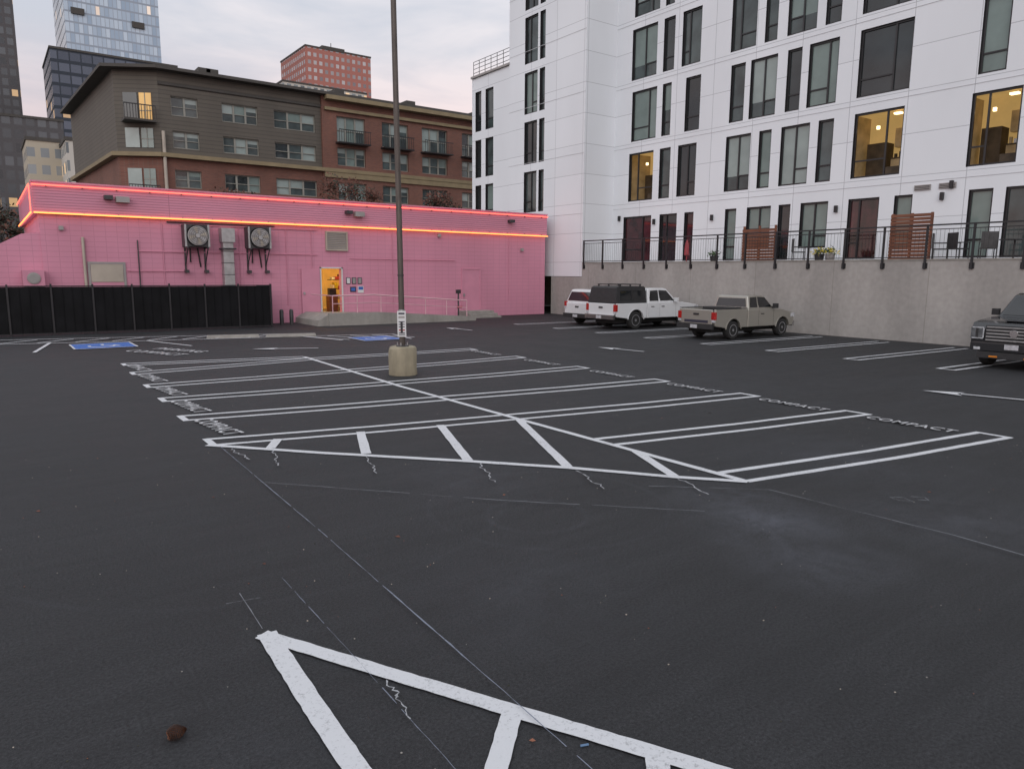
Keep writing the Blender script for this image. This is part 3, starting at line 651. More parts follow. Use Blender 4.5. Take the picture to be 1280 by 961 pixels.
for z in (.92,1.5,2.3): s.lathe((0,0,z),[(0,.075),(.03,.075)],m_galv if z<2 else m_darkmetal,'z',14)
s.done('mast_and_luminaire',lp,smooth=True)
s=MB()
R36=Matrix.Rotation(rad(-30),3,'Z')
def PR(x,y,z): return tuple(R36@Vector((x,y,z)))
s.box(-.10,.10,-.09,-.078,.90,1.50,m_signw,PR)
for z,h,mm in ((1.42,.04,m_ink),(1.33,.05,m_greypaint),(1.24,.02,m_ink),(1.18,.02,m_ink),(1.12,.02,m_ink),(1.04,.03,m_redp),(.98,.02,m_ink),(.94,.02,m_ink)): s.box(-.07,.07,-.093,-.0905,z,z+h,mm,PR)
s.done('rate_sign',lp)
lp.rotation_euler=(rad(.35),rad(-.85),0)

# ---------------------------------------------------------------- brown brick apartment
br=E('brown_brick_apartment_building'); YB=61; PB=PY(YB)
hs=[];
for a,b in ((12.45,14.35),(16.1,18.85),(20.15,23.6)):
    hs+=[(a,b,13.85,15.25),(a,b,11.5,12.75),(a,b,8.6,9.9),(a,b,5.2,7.0)]
hr=[]
for a,b in ((25.4,28.0),(29.6,32.2),(33.6,36.3),(37.9,40.5),(42,44.5)):
    hr+=[(a,b,13.3,15.4),(a,b,11.35,12.85),(a,b,8.5,9.95),(a,b,5.2,7.0)]
w=MB()
facade(w,PB,11.6,24.1,11.05,16.9,[h for h in hs if h[2]>11],m_siding,.25); facade(w,PB,11.6,24.1,0,10.75,[h for h in hs if h[2]<11],m_brick,.25)
facade(w,PY(YB-.25),24.1,50,11.05,16.9,[h for h in hr if h[2]>11],m_brick,.3); facade(w,PY(YB-.25),24.1,50,0,10.75,[h for h in hr if h[2]<11],m_brick,.3)
w.face([(24.1,YB,0),(24.1,YB-.25,0),(24.1,YB-.25,17),(24.1,YB,17)],m_brick)
A=(11.6,YB);Bc=(8.9,YB+1.6);Cc=(8.0,YB+22)
for p,q in ((A,Bc),(Bc,Cc)):
    for z0,z1,mm in ((0,10.75,m_brick),(11.05,16.9,m_siding)): w.face([(p[0],p[1],z0),(q[0],q[1],z0),(q[0],q[1],z1),(p[0],p[1],z1)],mm)
def slab(z0,z1,o,mat,y_off=0): 
    pts=[(50,YB-o-y_off),(11.6-o*.3,YB-o-y_off),(8.9-o,YB+1.6-o*.5),(8.0-o,YB+22),(50,YB+22)]
    i=len(w.v); k=w.m(mat)
    for z in (z0,z1):
        for p in pts: w.v.append((p[0],p[1],z))
    n_=5; w.f.append([i+j for j in range(n_)]);w.mi.append(k);w.f.append([i+n_+j for j in range(n_)]);w.mi.append(k)
    for j in range(n_): w.f.append([i+j,i+(j+1)%n_,i+n_+(j+1)%n_,i+n_+j]);w.mi.append(k)
slab(10.75,11.05,.45,m_olive); slab(16.9,17.12,.85,m_brownroof); 
w.box(24.3,50,YB-1.0,YB-.3,16.55,16.88,m_olive); w.box(24.3,50,YB-.5,YB-.26,15.75,16.0,m_olive); w.box(11.6,24.1,YB-.12,YB-.01,15.95,16.15,m_brownroof)
w.box(24.2,50,YB-.4,YB-.26,10.3,10.74,m_olive)
for x in (14.9,15.5,26,33,40.5): w.box(x,x+.9,YB+1.5,YB+3,17.12,18.0,m_brownroof)
w.box(18,21,YB+5,YB+9,17.12,18.3,m_siding)
w.done('walls',br)
wn=MB(); m_bwf=M('window_frame_tan',(.24,.235,.205),var=.1); m_litb=M('lit_window',(.4,.28,.12),emis=(1,.55,.18),estr=.4,var=.3,scale=.6)
for h in hs+hr:
    P=PB if h[0]<24.1 else PY(YB-.25); a,b,c,e=h; dp=.25 if h[0]<24.1 else .3
    k=3 if b-a>2.5 else 2
    seg=(b-a)/k
    for j in range(k):
        u0=a+seg*j;u1=u0+seg
        gm=random.choice([m_blind,m_blind2,m_glass_mid,m_glass_dark,m_blind2]); 
        zz=c+(e-c)*random.choice([.0,.48,.48,.7])
        wn.face([P(u0,-dp+.02,zz),P(u1,-dp+.02,zz),P(u1,-dp+.02,e),P(u0,-dp+.02,e)],gm)
        if zz>c: wn.face([P(u0,-dp+.02,c),P(u1,-dp+.02,c),P(u1,-dp+.02,zz),P(u0,-dp+.02,zz)],m_glass_mid)
        wn.box(u0,u0+.07,-dp,-dp+.1,c,e,m_bwf,P); wn.box(u1-.07,u1,-dp,-dp+.099,c,e,m_bwf,P)
    wn.box(a,b,-dp,-dp+.11,c,c+.07,m_bwf,P);wn.box(a,b,-dp,-dp+.11,e-.07,e,m_bwf,P);wn.box(a,b,-dp,-dp+.105,c+(e-c)*.45,c+(e-c)*.45+.05,m_bwf,P)
    if h[0]>24.1 and c>13:
        wn.box(a-.15,b+.15,.02,.06,c-.1,c-.02,m_black,P); wn.box(a-.15,b+.15,.02,.9,c-.2,c-.1,m_black,P); wn.box(a-.15,b+.15,.85,.9,c+.85,c+.92,m_black,P)
        x=a-.15
        while x<b+.15: wn.box(x,x+.03,.86,.89,c-.1,c+.85,m_black,P); x+=.2
for z in (13.3,7.6):
    wn.box(9.2,11.3,YB-.4,YB+1.2,z-.15,z,m_brownroof)
    x=9.2
    while x<11.31: wn.box(x,x+.04,YB-.4,YB-.36,z,z+.95,m_black); x+=.19
    wn.box(9.2,11.3,YB-.42,YB-.34,z+.95,z+1.02,m_black)
def PC(u,dd,z):
    ux,uy=(8.9-11.6)/3.14,(1.6)/3.14
    nx,ny=(-.51,-.86); return (11.6+ux*u+nx*dd,YB+uy*u+ny*dd,z)
for z0,z1 in ((13.4,15.3),(11.4,12.8),(8.5,9.9)):
    wn.box(.5,1.35,.01,.06,z0,z1,m_litb if z0>13 else m_blind,PC); wn.box(1.5,2.5,.01,.06,z0,z1,m_glass_dark if z0>13 else m_blind2,PC)
    wn.box(.9,.96,.06,.09,z0,z1,m_bwf,PC); wn.box(.5,1.35,.06,.085,z0+.6,z0+.66,m_bwf,PC)
wn.tube((11.75,YB-.3,3),(11.75,YB-.3,12.6),.12,m_beige,8)
wn.done('windows_and_balconies',br)

# ---------------------------------------------------------------- distant towers
def tower(name,x0,x1,y0,y1,z1,mat,extra=None,z0=0):
    r=E(name); s=MB(); s.box(x0,x1,y0,y1,z0,z1,mat)
    s.box(x0-.2,x1+.2,y0-.2,y1+.2,z1,z1+.6,m_brownroof)
    if extra: extra(s)
    s.done('facade',r)
m_t1=gridM('tower_glass',(.30,.34,.40),(.30,.39,.50),(.52,.61,.70),1.35,3.4,.14,.18,lit=.02,lits=.5,rough=.15)
m_t2=gridM('tower_navy',(.030,.038,.052),(.045,.06,.09),(.09,.11,.15),3.0,3.3,.12,.3,lit=.05,lits=.45)
m_t3=gridM('tower_dark',(.08,.075,.078),(.03,.035,.04),(.10,.11,.12),2.4,3.2,.3,.35,lit=.06,lits=.5)
m_t4=gridM('tower_red',(.38,.15,.12),(.20,.17,.18),(.50,.47,.47),2.4,3.0,.45,.5,lit=.01,lits=.4)
m_t5=gridM('block_beige',(.42,.37,.29),(.12,.14,.15),(.28,.30,.31),2.2,3.0,.4,.45,lit=.12,lits=.7)
m_t6=gridM('block_white',(.50,.47,.42),(.10,.12,.13),(.25,.28,.29),2.6,3.0,.4,.4,lit=.12,lits=.7)
tower('glass_office_tower',29.5,59,300,335,190,m_t1,lambda s:(s.box(31.5,35.5,299.4,299.9,88,90,m_brownroof),s.box(50,54,299.4,299.9,87,89,m_brownroof)))
tower('navy_apartment_tower',21.3,56,262,290,66.5,m_t2)
tower('dark_apartment_tower',-18,15.2,300,330,150,m_t3)
tower('red_brick_tower',113,141.5,300,330,92,m_t4,lambda s:(s.box(122,132,305,315,92.5,95,m_brownroof),s.tube((128,310,95),(128,310,98),.15,m_black,6)))
tower('white_office_block',97,131,282,298,72.5,m_t6)
tower('beige_apartment_block',8.2,14.0,160,175,25.2,m_t5)
tower('tan_apartment_block',13.4,17.5,150,165,24.3,m_t6)
tower('cream_apartment_block',12.2,15.3,100,118,19.6,m_t6)
tower('grey_apartment_block',5,19,215,230,38,m_t3)
tower('distant_office_block',-60,-22,250,280,60,m_t3)

# ---------------------------------------------------------------- trees
def tree(x,y,h,cr,mat,mat2,n=900,seed=1,lf=1.0):
    rnd=random.Random(seed); r=E('street_tree',(x,y,0)); s=MB()
    s.tube((0,0,0),(0.1,0,h*.45),.13,m_bark,8,.08)
    cl=[]
    for i in range(10):
        a=rnd.uniform(0,6.28); rr=cr*rnd.uniform(.2,.8); p=Vector((rr*math.cos(a),rr*math.sin(a),h*rnd.uniform(.55,.88))); cl.append((p,cr*rnd.uniform(.26,.46)))
        s.tube((0.1,0,h*.42),p,.05,m_bark,5,.015)
        for k in range(3):
            q=p+Vector((rnd.uniform(-1,1),rnd.uniform(-1,1),rnd.uniform(-.3,1)))*cr*.3; s.tube(p,q,.014,m_bark,4,.005)
    cl.append((Vector((0,0,h*.85)),cr*.45))
    for i in range(n):
        p,rr=rnd.choice(cl); d=Vector((rnd.gauss(0,1),rnd.gauss(0,1),rnd.gauss(0,.8))).normalized()*rr*rnd.uniform(.15,1.1)
        c=p+d; a=Vector((rnd.uniform(-1,1),rnd.uniform(-1,1),rnd.uniform(-1,1))).normalized(); b=a.orthogonal().normalized(); sz=rnd.uniform(.06,.14)*lf
        s.face([c-a*sz,c+b*sz*.6,c+a*sz,c-b*sz*.6],mat if rnd.random()<.7 else mat2)
    s.done('trunk_and_crown',r,recalc=False)
tree(12.4,47,7.9,1.8,m_leafred,m_leafdk,3200,1); tree(20.6,47,9.1,2.1,m_leafred,m_leafdk,4000,2); tree(27.2,47.5,8.8,2.0,m_leafred,m_leafdk,3600,3)
tree(-.6,46,6.6,2.4,m_leafdk,m_leafred,3500,4); tree(-3.6,44,6.8,2.6,m_leafdk,m_leafred,3500,5); tree(1.2,52,6.4,2.0,m_leafdk,m_leafred,2500,6)

# ---------------------------------------------------------------- vehicles
m_tire=M('tyre_rubber',(.018,.018,.018),rough=.85,var=.2,scale=20)
m_rim=M('alloy_rim',(.42,.42,.44),rough=.3,metal=.8,var=.1)
m_rimd=M('dark_hub',(.05,.05,.05),rough=.5,metal=.4)
m_cglass=M('car_glass',(.012,.014,.016),rough=.04,var=.3,scale=2,spec=.8)
m_plast=M('black_plastic',(.02,.02,.021),rough=.6,var=.2,scale=8)
m_chrome=M('chrome_trim',(.55,.55,.56),rough=.18,metal=1,var=.05)
m_tail=M('tail_lamp_red',(.35,.015,.012),rough=.15,var=.3,scale=10,coat=.6)
m_head=M('headlamp_lens',(.45,.46,.48),rough=.08,var=.3,scale=14,coat=.8)
m_amber=M('amber_lens',(.6,.2,.02),rough=.2)
m_platew=M('licence_plate',(.42,.42,.44),rough=.4,var=.25,scale=18)
m_under=M('underbody',(.012,.012,.012),rough=.9)
def paintcar(name,c,metal=0,rough=.3): return M(name,c,rough=rough,metal=metal,var=.05,scale=.8,coat=.8)
def arcpts(cx,cz,r,a0,a1,n=12): return [(cx+r*math.cos(rad(a0+(a1-a0)*i/n)),cz+r*math.sin(rad(a0+(a1-a0)*i/n))) for i in range(n+1)]
def wheel(s,x,y,r,w,side,rim,spokes=6):
    o=side
    s.lathe((x,y,r),[(-w/2,r*.62),(-w/2,r*.93),(-w/2+.03,r*.99),(0,r),(w/2-.03,r*.99),(w/2,r*.93),(w/2,r*.62)],m_tire,'y',30)
    yo=y+o*w/2
    s.lathe((x,yo-o*.03,r),[(0,r*.60),(o*.035,r*.64),(o*.035,r*.56),(-o*.02,r*.52)],rim,'y',26)
    s.lathe((x,yo-o*.06,r),[(0,r*.55),(o*.01,r*.55)],m_rimd,'y',20)
    for k in range(spokes):
        a=2*math.pi*k/spokes+.2; d=Vector((math.cos(a),0,math.sin(a))); n=Vector((-d.z,0,d.x))
        c=Vector((x,yo-o*.01,r)); p0=c+d*r*.1;p1=c+d*r*.58; ww=.035
        s.face([p0-n*ww,p1-n*ww*.8,p1+n*ww*.8,p0+n*ww],rim)
        s.face([p0-n*ww,p1-n*ww*.8,p1-n*ww*.8-Vector((0,o*.04,0)),p0-n*ww-Vector((0,o*.04,0))],rim); s.face([p0+n*ww,p1+n*ww*.8,p1+n*ww*.8-Vector((0,o*.04,0)),p0+n*ww-Vector((0,o*.04,0))],rim)
    s.lathe((x,yo-o*.02,r),[(0,r*.17),(o*.03,r*.14)],rim,'y',14)
def pickup(name,loc,rz,p):
    root=E(name,loc,rz); W=p['W']; L_=p['L']; paint=p['paint']; hw=W/2
    ax=p['axles']; wr=p['wr']; sill=p['sill']; bz=p['bedz']; hz=p['hoodz']; nz=p['nosez']; cb=p['cab0']; cf=p['cowl']; rzf=p['roofz']
    AR=wr+.09
    def arch(cx):
        a=math.degrees(math.asin(max(-.9,(sill-wr)/AR))); return arcpts(cx,wr,AR,180-a,a)
    body=MB()
    out=[(cb,sill)]+arch(ax[1])+[(L_-.16,sill-.02),(L_-.06,sill+.12),(L_-.05,nz-.14),(L_-.14,nz),(L_-.45,nz+.05),(cf+.35,hz-.01),(cf-.05,hz),(cb,hz)]
    body.prism(out,-hw,hw,paint)
    if p.get('bed',True):
        bo=[(.10,sill+.12),(.12,sill+.08)]+arch(ax[0])+[(cb-.03,sill),(cb-.03,bz),(.10,bz)]
        body.prism(bo,-hw,-hw+.11,paint); body.prism(bo,hw-.11,hw,paint)
        body.box(.06,.14,-hw+.13,hw-.13,sill+.14,bz-.01,paint)
        body.box(cb-.11,cb-.04,-hw+.115,hw-.115,sill+.2,bz-.005,paint)
    else:
        bo=[(.06,sill+.06)]+arch(ax[0])+[(cb+.01,sill),(cb+.01,hz),(.06,hz)]
        body.prism(bo,-hw,hw,paint)
    body.done('lower_body',root,bevel=.045,seg=3,smooth=True)
    top=p['top']; zb=hz-.02; tb=p.get('tum',.16)
    yf=lambda y,x,z: (1 if y>0 else -1)*(abs(y)-tb*max(0,z-zb)/(rzf-zb))
    g=MB(); ghw=hw-.035
    go=[(top[0],zb),(top[1],rzf-.03),(top[1]+.12,rzf),(top[2]-.2,rzf),(top[2],rzf-.04),(top[3],zb)]
    g.prism(go,-ghw,ghw,paint,yf); g.done('cab',root,bevel=.05,seg=3,smooth=True)
    gl=MB(); H_=rzf-zb
    for sd in (-1,1):
        def Y(z,o=.006): return sd*(ghw-tb*(z-zb)/H_+o)
        for win in p['side_glass']:
            gl.face([(x,Y(z),z) for x,z in win],m_cglass)
            c=Vector((sum(q[0] for q in win)/len(win),sum(q[1] for q in win)/len(win)))
            gl.face([(c.x+(x-c.x)*1.07,Y(z,.003),c.y+(z-c.y)*1.12) for x,z in win],m_plast)
    def endglass(xb,xt,z0,z1,o):
        q=[]
        for z,t in ((z0,(z0-zb)/H_),(z1,(z1-zb)/H_)):
            x=xb+(xt-xb)*t; hh=ghw-tb*t-.10; q.append((x+o,hh,z))
        a,b=q; gl.face([(a[0],-a[1],a[2]),(a[0],a[1],a[2]),(b[0],b[1],b[2]),(b[0],-b[1],b[2])],m_cglass)
    endglass(top[3],top[2]-.02,zb+.06,rzf-.09,.012); endglass(top[0],top[1]+.0,zb+.10,rzf-.12,-.012)
    gl.done('glass',root,recalc=False)
    wm=MB()
    for x in ax:
        for sd in (-1,1): wheel(wm,x,sd*(hw-.13),wr,.24,sd,p['rim'],p.get('spokes',6))
    wm.done('wheels',root,smooth=True)
    t=MB()
    t.box(.3,L_-.3,-hw*.62,hw*.62,.26,sill+.22,m_under); t.box(.25,cb,-hw+.12,hw-.12,sill+.14,sill+.2,m_under)
    for x in ax: t.tube((x,-hw+.2,wr),(x,hw-.2,wr),.07,m_under,8); t.box(x-AR+.03,x+AR-.03,-hw+.28,hw-.28,wr,wr+AR+.02,m_under)
    for sd in (-1,1):
        for hx in p['handles']: t.box(hx,hx+.18,sd*hw-.01 if sd>0 else -hw-.02,sd*hw+.02 if sd>0 else -hw+.01,hz-.2,hz-.165,p.get('handle_m',m_plast))
        for sx in p['seams']: t.box(sx,sx+.012,min(sd*(hw+.0015),sd*(hw-.01)),max(sd*(hw+.0015),sd*(hw-.01)),sill+.05,hz-.03,m_under)
        mx=p['mirror']; t.box(mx,mx+.13,min(sd*(hw+.02),sd*(hw+.20)),max(sd*(hw+.02),sd*(hw+.20)),hz+.02,hz+.20,p.get('mirror_m',paint)); t.box(mx+.04,mx+.08,min(sd*(hw-.08),sd*(hw+.03)),max(sd*(hw-.08),sd*(hw+.03)),hz+.04,hz+.08,m_plast)
        for x in ax:
            pts=arcpts(x,wr,AR+.03,175,5,14)+arcpts(x,wr,AR-.005,5,175,14)
            y0,y1=(hw-.02,hw+.014) if sd>0 else (-hw-.014,-hw+.02)
            t.prism(pts,y0,y1,p.get('flare',paint))
        y0,y1=(hw-.16,hw+.006) if sd>0 else (-hw-.006,-hw+.16)
        tl=p['tail']; t.box(.045,.16,y0,y1,tl[0],tl[1],m_tail); t.box(.04,.155,y0+.02,y1-.02,tl[0]-.10,tl[0]-.01,m_head)
        hl=p['head']; y0,y1=(hw-hl[2],hw+.004) if sd>0 else (-hw-.004,-hw+hl[2])
        t.box(L_-.30,L_-.035,y0,y1,hl[0],hl[1],p.get('headm',m_head)); 
        t.box(L_-.28,L_-.028,(y0+y1)/2-.03,(y0+y1)/2+.03,hl[0]+.02,hl[1]-.02,m_plast)
    bm_=p['bumper']
    t.box(-.06,.07,-hw+.04,hw-.04,sill-.02,sill+.17,bm_); t.box(L_-.10,L_+.05,-hw+.04,hw-.04,sill-.04,sill+.16,p.get('fbumper',bm_))
    t.box(-.075,-.061,-.16,.16,sill+.0,sill+.13,m_platew); t.box(L_+.051,L_+.065,-.16,.16,sill+.02,sill+.15,m_platew)
    gz=p['grille']; t.box(L_-.12,L_-.03,-gz[2],gz[2],gz[0],gz[1],m_plast)
    for k in range(gz[3]):
        z=gz[0]+(gz[1]-gz[0])*(k+.5)/gz[3]; t.box(L_-.031,L_-.012,-gz[2]+.02,gz[2]-.02,z-.014,z+.014,gz[4])
    t.box(.03,.055,-.12,.12,bz-.22,bz-.15,m_plast)
    if p.get('extra'): p['extra'](t,p)
    t.done('trim_lamps_bumpers',root,bevel=.012,seg=2,smooth=True)
    return root
pw=paintcar('white_car_paint',(.62,.63,.64))
def canopy(t,p):
    yf=lambda y,x,z:(1 if y>0 else -1)*(abs(y)-.12*(z-1.12)/.7)
    t.prism([(.10,1.125),(.20,1.78),(.32,1.84),(1.85,1.84),(1.93,1.78),(1.93,1.125)],-.90,.90,m_plast,yf)
    for sd in (-1,1):
        q=[(.35,1.25),(.40,1.66),(1.75,1.66),(1.78,1.25)]
        t.face([(x,sd*(.906-.12*(z-1.12)/.7),z) for x,z in q],m_cglass)
        for x in (1.03,): t.box(x,x+.03,min(sd*.80,sd*.885),max(sd*.80,sd*.885),1.25,1.7,m_plast)
    t.face([(.115,-.72,1.22),(.115,.72,1.22),(.185,.66,1.68),(.185,-.66,1.68)],m_cglass)
    for x in (.5,1.1,1.7): t.box(x,x+.05,-.72,.72,1.90,1.94,m_plast); t.box(x,x+.05,-.70,-.64,1.83,1.9,m_plast); t.box(x,x+.05,.64,.70,1.83,1.9,m_plast)
sg=[[(2.12,1.20),(2.26,1.62),(2.70,1.64),(2.70,1.20)],[(2.80,1.20),(2.80,1.64),(3.26,1.62),(3.72,1.20)]]
pickup('white_pickup_truck',(21.55,23.32,0),0,dict(W=1.88,L=5.35,paint=pw,axles=(1.27,4.45),wr=.385,sill=.46,bedz=1.12,hoodz=1.14,nosez=1.0,cab0=1.98,cowl=3.9,roofz=1.76,top=(2.02,2.12,3.32,3.98),side_glass=sg,rim=m_rim,handles=(2.2,2.85),seams=(2.03,2.74,3.78),mirror=3.62,tail=(.78,1.08),head=(.82,.98,.38),bumper=m_chrome,fbumper=pw,grille=(.60,.94,.5,4,m_chrome),extra=canopy))
ps=paintcar('champagne_silver_paint',(.34,.325,.285),metal=.5,rough=.4)
def bedload(t,p):
    t.box(1.15,1.9,-.6,.6,.7,1.16,m_plast); t.box(.5,1.1,-.5,.2,.62,1.02,m_under)
    for sd in (-1,1): t.box(.12,1.95,min(sd*.86,sd*.75),max(sd*.86,sd*.75),1.13,1.15,m_plast)
    t.box(.05,.058,-.55,.55,.62,.72,m_ink)
sg=[[(2.15,1.15),(2.24,1.50),(2.60,1.52),(2.60,1.15)],[(2.70,1.15),(2.70,1.52),(3.12,1.50),(3.52,1.15)]]
pickup('silver_pickup_truck',(21.25,17.82,0),0,dict(W=1.72,L=5.0,paint=ps,axles=(1.15,4.2),wr=.34,sill=.42,bedz=1.12,hoodz=1.09,nosez=.93,cab0=2.0,cowl=3.65,roofz=1.61,top=(2.03,2.12,3.14,3.72),side_glass=sg,rim=m_rim,spokes=8,handles=(2.78,),seams=(2.64,3.58),mirror=3.45,mirror_m=m_plast,tail=(.75,1.02),head=(.74,.90,.34),bumper=m_plast,fbumper=m_chrome,grille=(.68,.90,.5,3,m_chrome),tum=.14,extra=bedload))
pb=paintcar('dark_grey_paint',(.022,.024,.027),metal=.3,rough=.25)
m_headd=M('headlamp_smoked',(.10,.105,.11),rough=.08,var=.5,scale=9,coat=.8)
def fext(t,p):
    Lx=p['L']
    for sd in (-1,1):
        y0,y1=sorted((sd*(.98),sd*(.70))); 
        t.box(Lx-.029,Lx-.018,y0,y1,.76,.785,m_head); t.box(Lx-.029,Lx-.018,y0,y1,1.04,1.065,m_head); 
        y0,y1=sorted((sd*.72,sd*.69)); t.box(Lx-.027,Lx-.016,y0,y1,.785,1.04,m_head)
        y0,y1=sorted((sd*.72,sd*.88)); t.box(Lx+.051,Lx+.058,y0,y1,.48,.55,m_head)
        y0,y1=sorted((sd*.5,sd*.3)); t.box(Lx+.05,Lx+.06,y0,y1,.30,.34,m_amber)
    t.tube((Lx-.02,0,.93),(Lx+.0,0,.93),.10,m_chrome,16)
    t.box(Lx-.9,Lx-.3,-.35,.35,1.235,1.25,pb)
    t.box(Lx-.06,Lx+.045,-.8,.8,.27,.44,m_plast)
sg=[[(2.05,1.34),(2.2,1.80),(2.9,1.82),(2.9,1.34)],[(3.0,1.34),(3.0,1.82),(3.55,1.80),(4.05,1.34)]]
pickup('dark_pickup_truck',(27.05,7.48,0),math.pi,dict(W=2.02,L=5.8,paint=pb,axles=(1.35,4.85),wr=.43,sill=.50,bedz=1.30,hoodz=1.30,nosez=1.18,cab0=1.85,cowl=4.25,roofz=1.93,top=(1.9,2.0,3.65,4.32),side_glass=sg,rim=m_rim,handles=(2.1,3.05),seams=(2.95,4.1),mirror=3.95,tail=(.9,1.2),head=(.76,1.06,.30),headm=m_headd,bumper=m_plast,fbumper=pb,grille=(.70,1.12,.66,5,m_galv),extra=fext))
sg=[[(.35,1.10),(.55,1.50),(1.25,1.56),(1.25,1.10)],[(1.35,1.10),(1.35,1.56),(2.3,1.57),(2.3,1.10)],[(2.4,1.10),(2.4,1.57),(2.95,1.52),(3.45,1.10)]]
pickup('white_suv',(22.3,25.75,0),0,dict(bed=False,W=1.82,L=4.6,paint=pw,axles=(.95,3.65),wr=.35,sill=.36,bedz=1.03,hoodz=1.03,nosez=.88,cab0=1.9,cowl=3.4,roofz=1.64,top=(.10,.32,2.85,3.55),side_glass=sg,rim=m_rim,handles=(1.4,2.45),seams=(1.3,2.35,3.3),mirror=3.2,tail=(.85,1.08),head=(.68,.84,.36),bumper=m_plast,grille=(.5,.82,.5,3,m_chrome)))

# ---------------------------------------------------------------- small debris
r=E('pine_cone',(.62,3.80,0)); s=MB(); m_cone=M('pine_cone_scales',(.16,.06,.025),rough=.9,var=.5,scale=60)
for i in range(150):
    t=i/150; a=i*2.4; rr=.034*math.sin(math.pi*min(1,t*.9+.12)); c=Vector((-.045+.09*t,rr*math.cos(a),.03+rr*.8*math.sin(a)))
    dn=Vector((-.3,math.cos(a),math.sin(a)))*.012; tt=Vector((0,-math.sin(a),math.cos(a)))*.008
    s.face([c-tt,c+dn*.9+tt*.2,c+tt],m_cone); s.face([c-dn*.5,c+dn+tt,c+dn-tt],m_cone)
s.done('scales',r,recalc=False)
r=E('chalk_stick',(2.30,2.52,0),rad(-20)); s=MB(); s.tube((-.022,0,.008),(.022,0,.008),.006,M('blue_chalk',(.10,.18,.30)),8); s.done('stick',r)
r=E('gravel_debris'); s=MB()
for i in range(700):
    x=random.uniform(-3,12);yy=random.uniform(1.5,14); q=random.uniform(.0015,.0045)
    s.box(x-q,x+q,yy-q*.8,yy+q,0.001,q*1.2,random.choice([m_conc,m_wood,m_beige,m_leafdk]))
for i in range(26):
    x=random.uniform(-3,14);yy=random.uniform(2.5,20); a=random.uniform(0,6); q=random.uniform(.012,.03); d=Vector((math.cos(a),math.sin(a),0))*q; e=Vector((-d.y,d.x,0))*.5; c=Vector((x,yy,.008))
    s.face([c-d,c+e+Vector((0,0,.008)),c+d,c-e],random.choice([m_wood,m_leafred]))
s.done('grit_and_leaves',r,recalc=False)

# ---------------------------------------------------------------- world
wd=bpy.data.worlds.new('World'); scene.world=wd; wd.use_nodes=True; nt=wd.node_tree; nt.nodes.clear()
out=N(nt,'ShaderNodeOutputWorld'); bg=N(nt,'ShaderNodeBackground'); L(nt,bg.outputs[0],out.inputs[0])
tc=N(nt,'ShaderNodeTexCoord'); V=tc.outputs['Generated']
sep=N(nt,'ShaderNodeSeparateXYZ'); L(nt,V,sep.inputs[0])
mp=N(nt,'ShaderNodeMapping'); mp.inputs['Scale'].default_value=(1.6,1.6,6.5); mp.inputs['Rotation'].default_value=(rad(4),rad(-5),0); L(nt,V,mp.inputs[0])
cn=N(nt,'ShaderNodeTexNoise'); cn.inputs['Scale'].default_value=1.9; cn.inputs['Detail'].default_value=5; cn.inputs['Roughness'].default_value=.55; cn.inputs['Distortion'].default_value=.3; L(nt,mp.outputs[0],cn.inputs['Vector'])
g1=N(nt,'ShaderNodeValToRGB'); e=g1.color_ramp.elements; e[0].position=0; e[0].color=(.95,.71,.65,1); e[1].position=.55; e[1].color=(.88,.92,.98,1)
a=g1.color_ramp.elements.new(.15); a.color=(.92,.75,.74,1); a=g1.color_ramp.elements.new(.27); a.color=(.80,.79,.83,1)
L(nt,sep.outputs[2],g1.inputs[0])
r2=N(nt,'ShaderNodeValToRGB'); e=r2.color_ramp.elements; e[0].position=.38; e[0].color=(.80,.84,.89,1); e[1].position=.62; e[1].color=(1.12,1.07,1.05,1)
L(nt,cn.outputs['Fac'],r2.inputs[0])
mm=N(nt,'ShaderNodeVectorMath',operation='MULTIPLY'); L(nt,g1.outputs[0],mm.inputs[0]); L(nt,r2.outputs[0],mm.inputs[1])
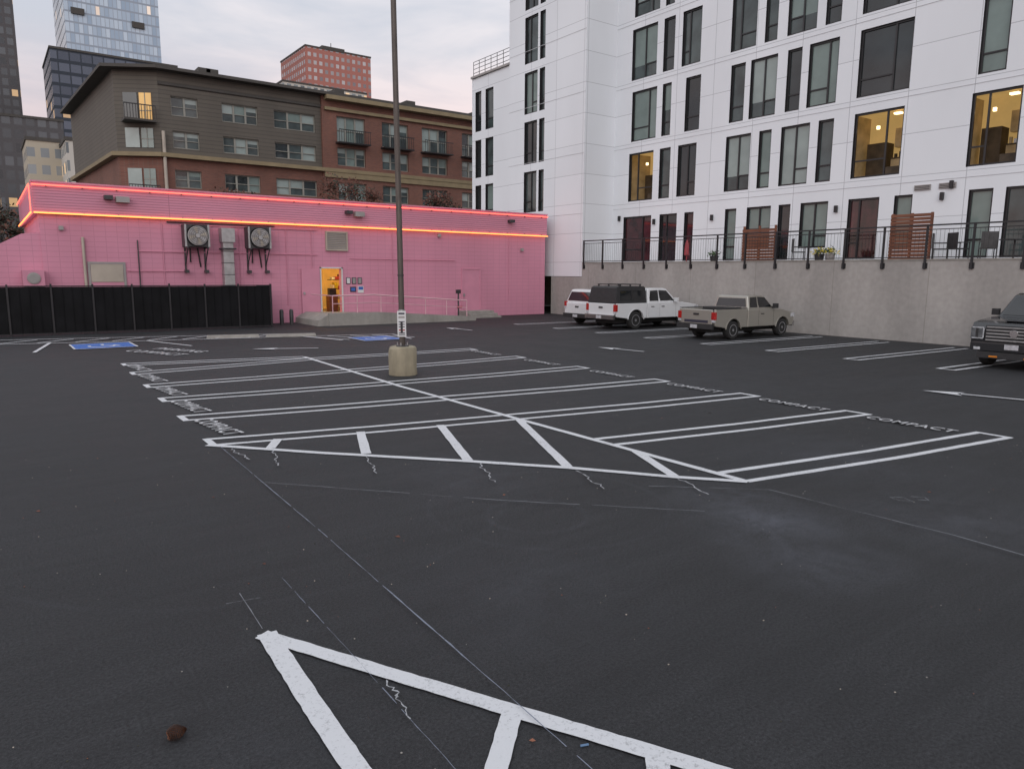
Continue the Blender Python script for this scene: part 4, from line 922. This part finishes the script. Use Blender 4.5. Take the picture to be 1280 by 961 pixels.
dt=N(nt,'ShaderNodeVectorMath',operation='DOT_PRODUCT'); L(nt,V,dt.inputs[0]); dt.inputs[1].default_value=(-.68,-.72,.1)
mr=N(nt,'ShaderNodeMapRange'); mr.inputs[1].default_value=-.3; mr.inputs[2].default_value=1; mr.inputs[3].default_value=1.0; mr.inputs[4].default_value=1.55; L(nt,dt.outputs['Value'],mr.inputs[0])
sc=N(nt,'ShaderNodeVectorMath',operation='SCALE'); L(nt,mm.outputs[0],sc.inputs[0]); L(nt,mr.outputs[0],sc.inputs['Scale'])
s10=N(nt,'ShaderNodeVectorMath',operation='SCALE'); L(nt,sc.outputs[0],s10.inputs[0]); s10.inputs['Scale'].default_value=10
sky=N(nt,'ShaderNodeTexSky'); sky.sky_type='NISHITA'; sky.sun_disc=False; sky.sun_elevation=rad(22); sky.sun_rotation=rad(223); sky.air_density=1; sky.dust_density=3
mx=N(nt,'ShaderNodeMix',data_type='RGBA'); mx.inputs[0].default_value=.06; L(nt,s10.outputs[0],mx.inputs[6]); L(nt,sky.outputs[0],mx.inputs[7])
L(nt,mx.outputs[2],bg.inputs[0]); bg.inputs[1].default_value=.1
sl=bpy.data.lights.new('sun','SUN'); sl.energy=.5; sl.angle=rad(35); sl.color=(1,.97,.94)
so=bpy.data.objects.new('sun',sl); COL.objects.link(so)
dirv=Vector((-math.sin(rad(43))*math.cos(rad(22)),-math.cos(rad(43))*math.cos(rad(22)),math.sin(rad(22))))
so.rotation_euler=dirv.to_track_quat('Z','Y').to_euler()
# ---------------------------------------------------------------- camera
cam=bpy.data.cameras.new('camera'); co=bpy.data.objects.new('camera',cam); COL.objects.link(co)
cam.sensor_width=36; cam.lens=905/1280*36; cam.clip_end=6000; cam.clip_start=.05
co.location=(0,0,2.4)
R=Matrix.Rotation(rad(-35.9),3,'Z')@Matrix.Rotation(rad(90-8.79),3,'X')@Matrix.Rotation(rad(.42),3,'Z')
co.rotation_euler=R.to_euler()
scene.camera=co
scene.view_settings.view_transform='Standard'; scene.view_settings.look='None'; scene.view_settings.exposure=0
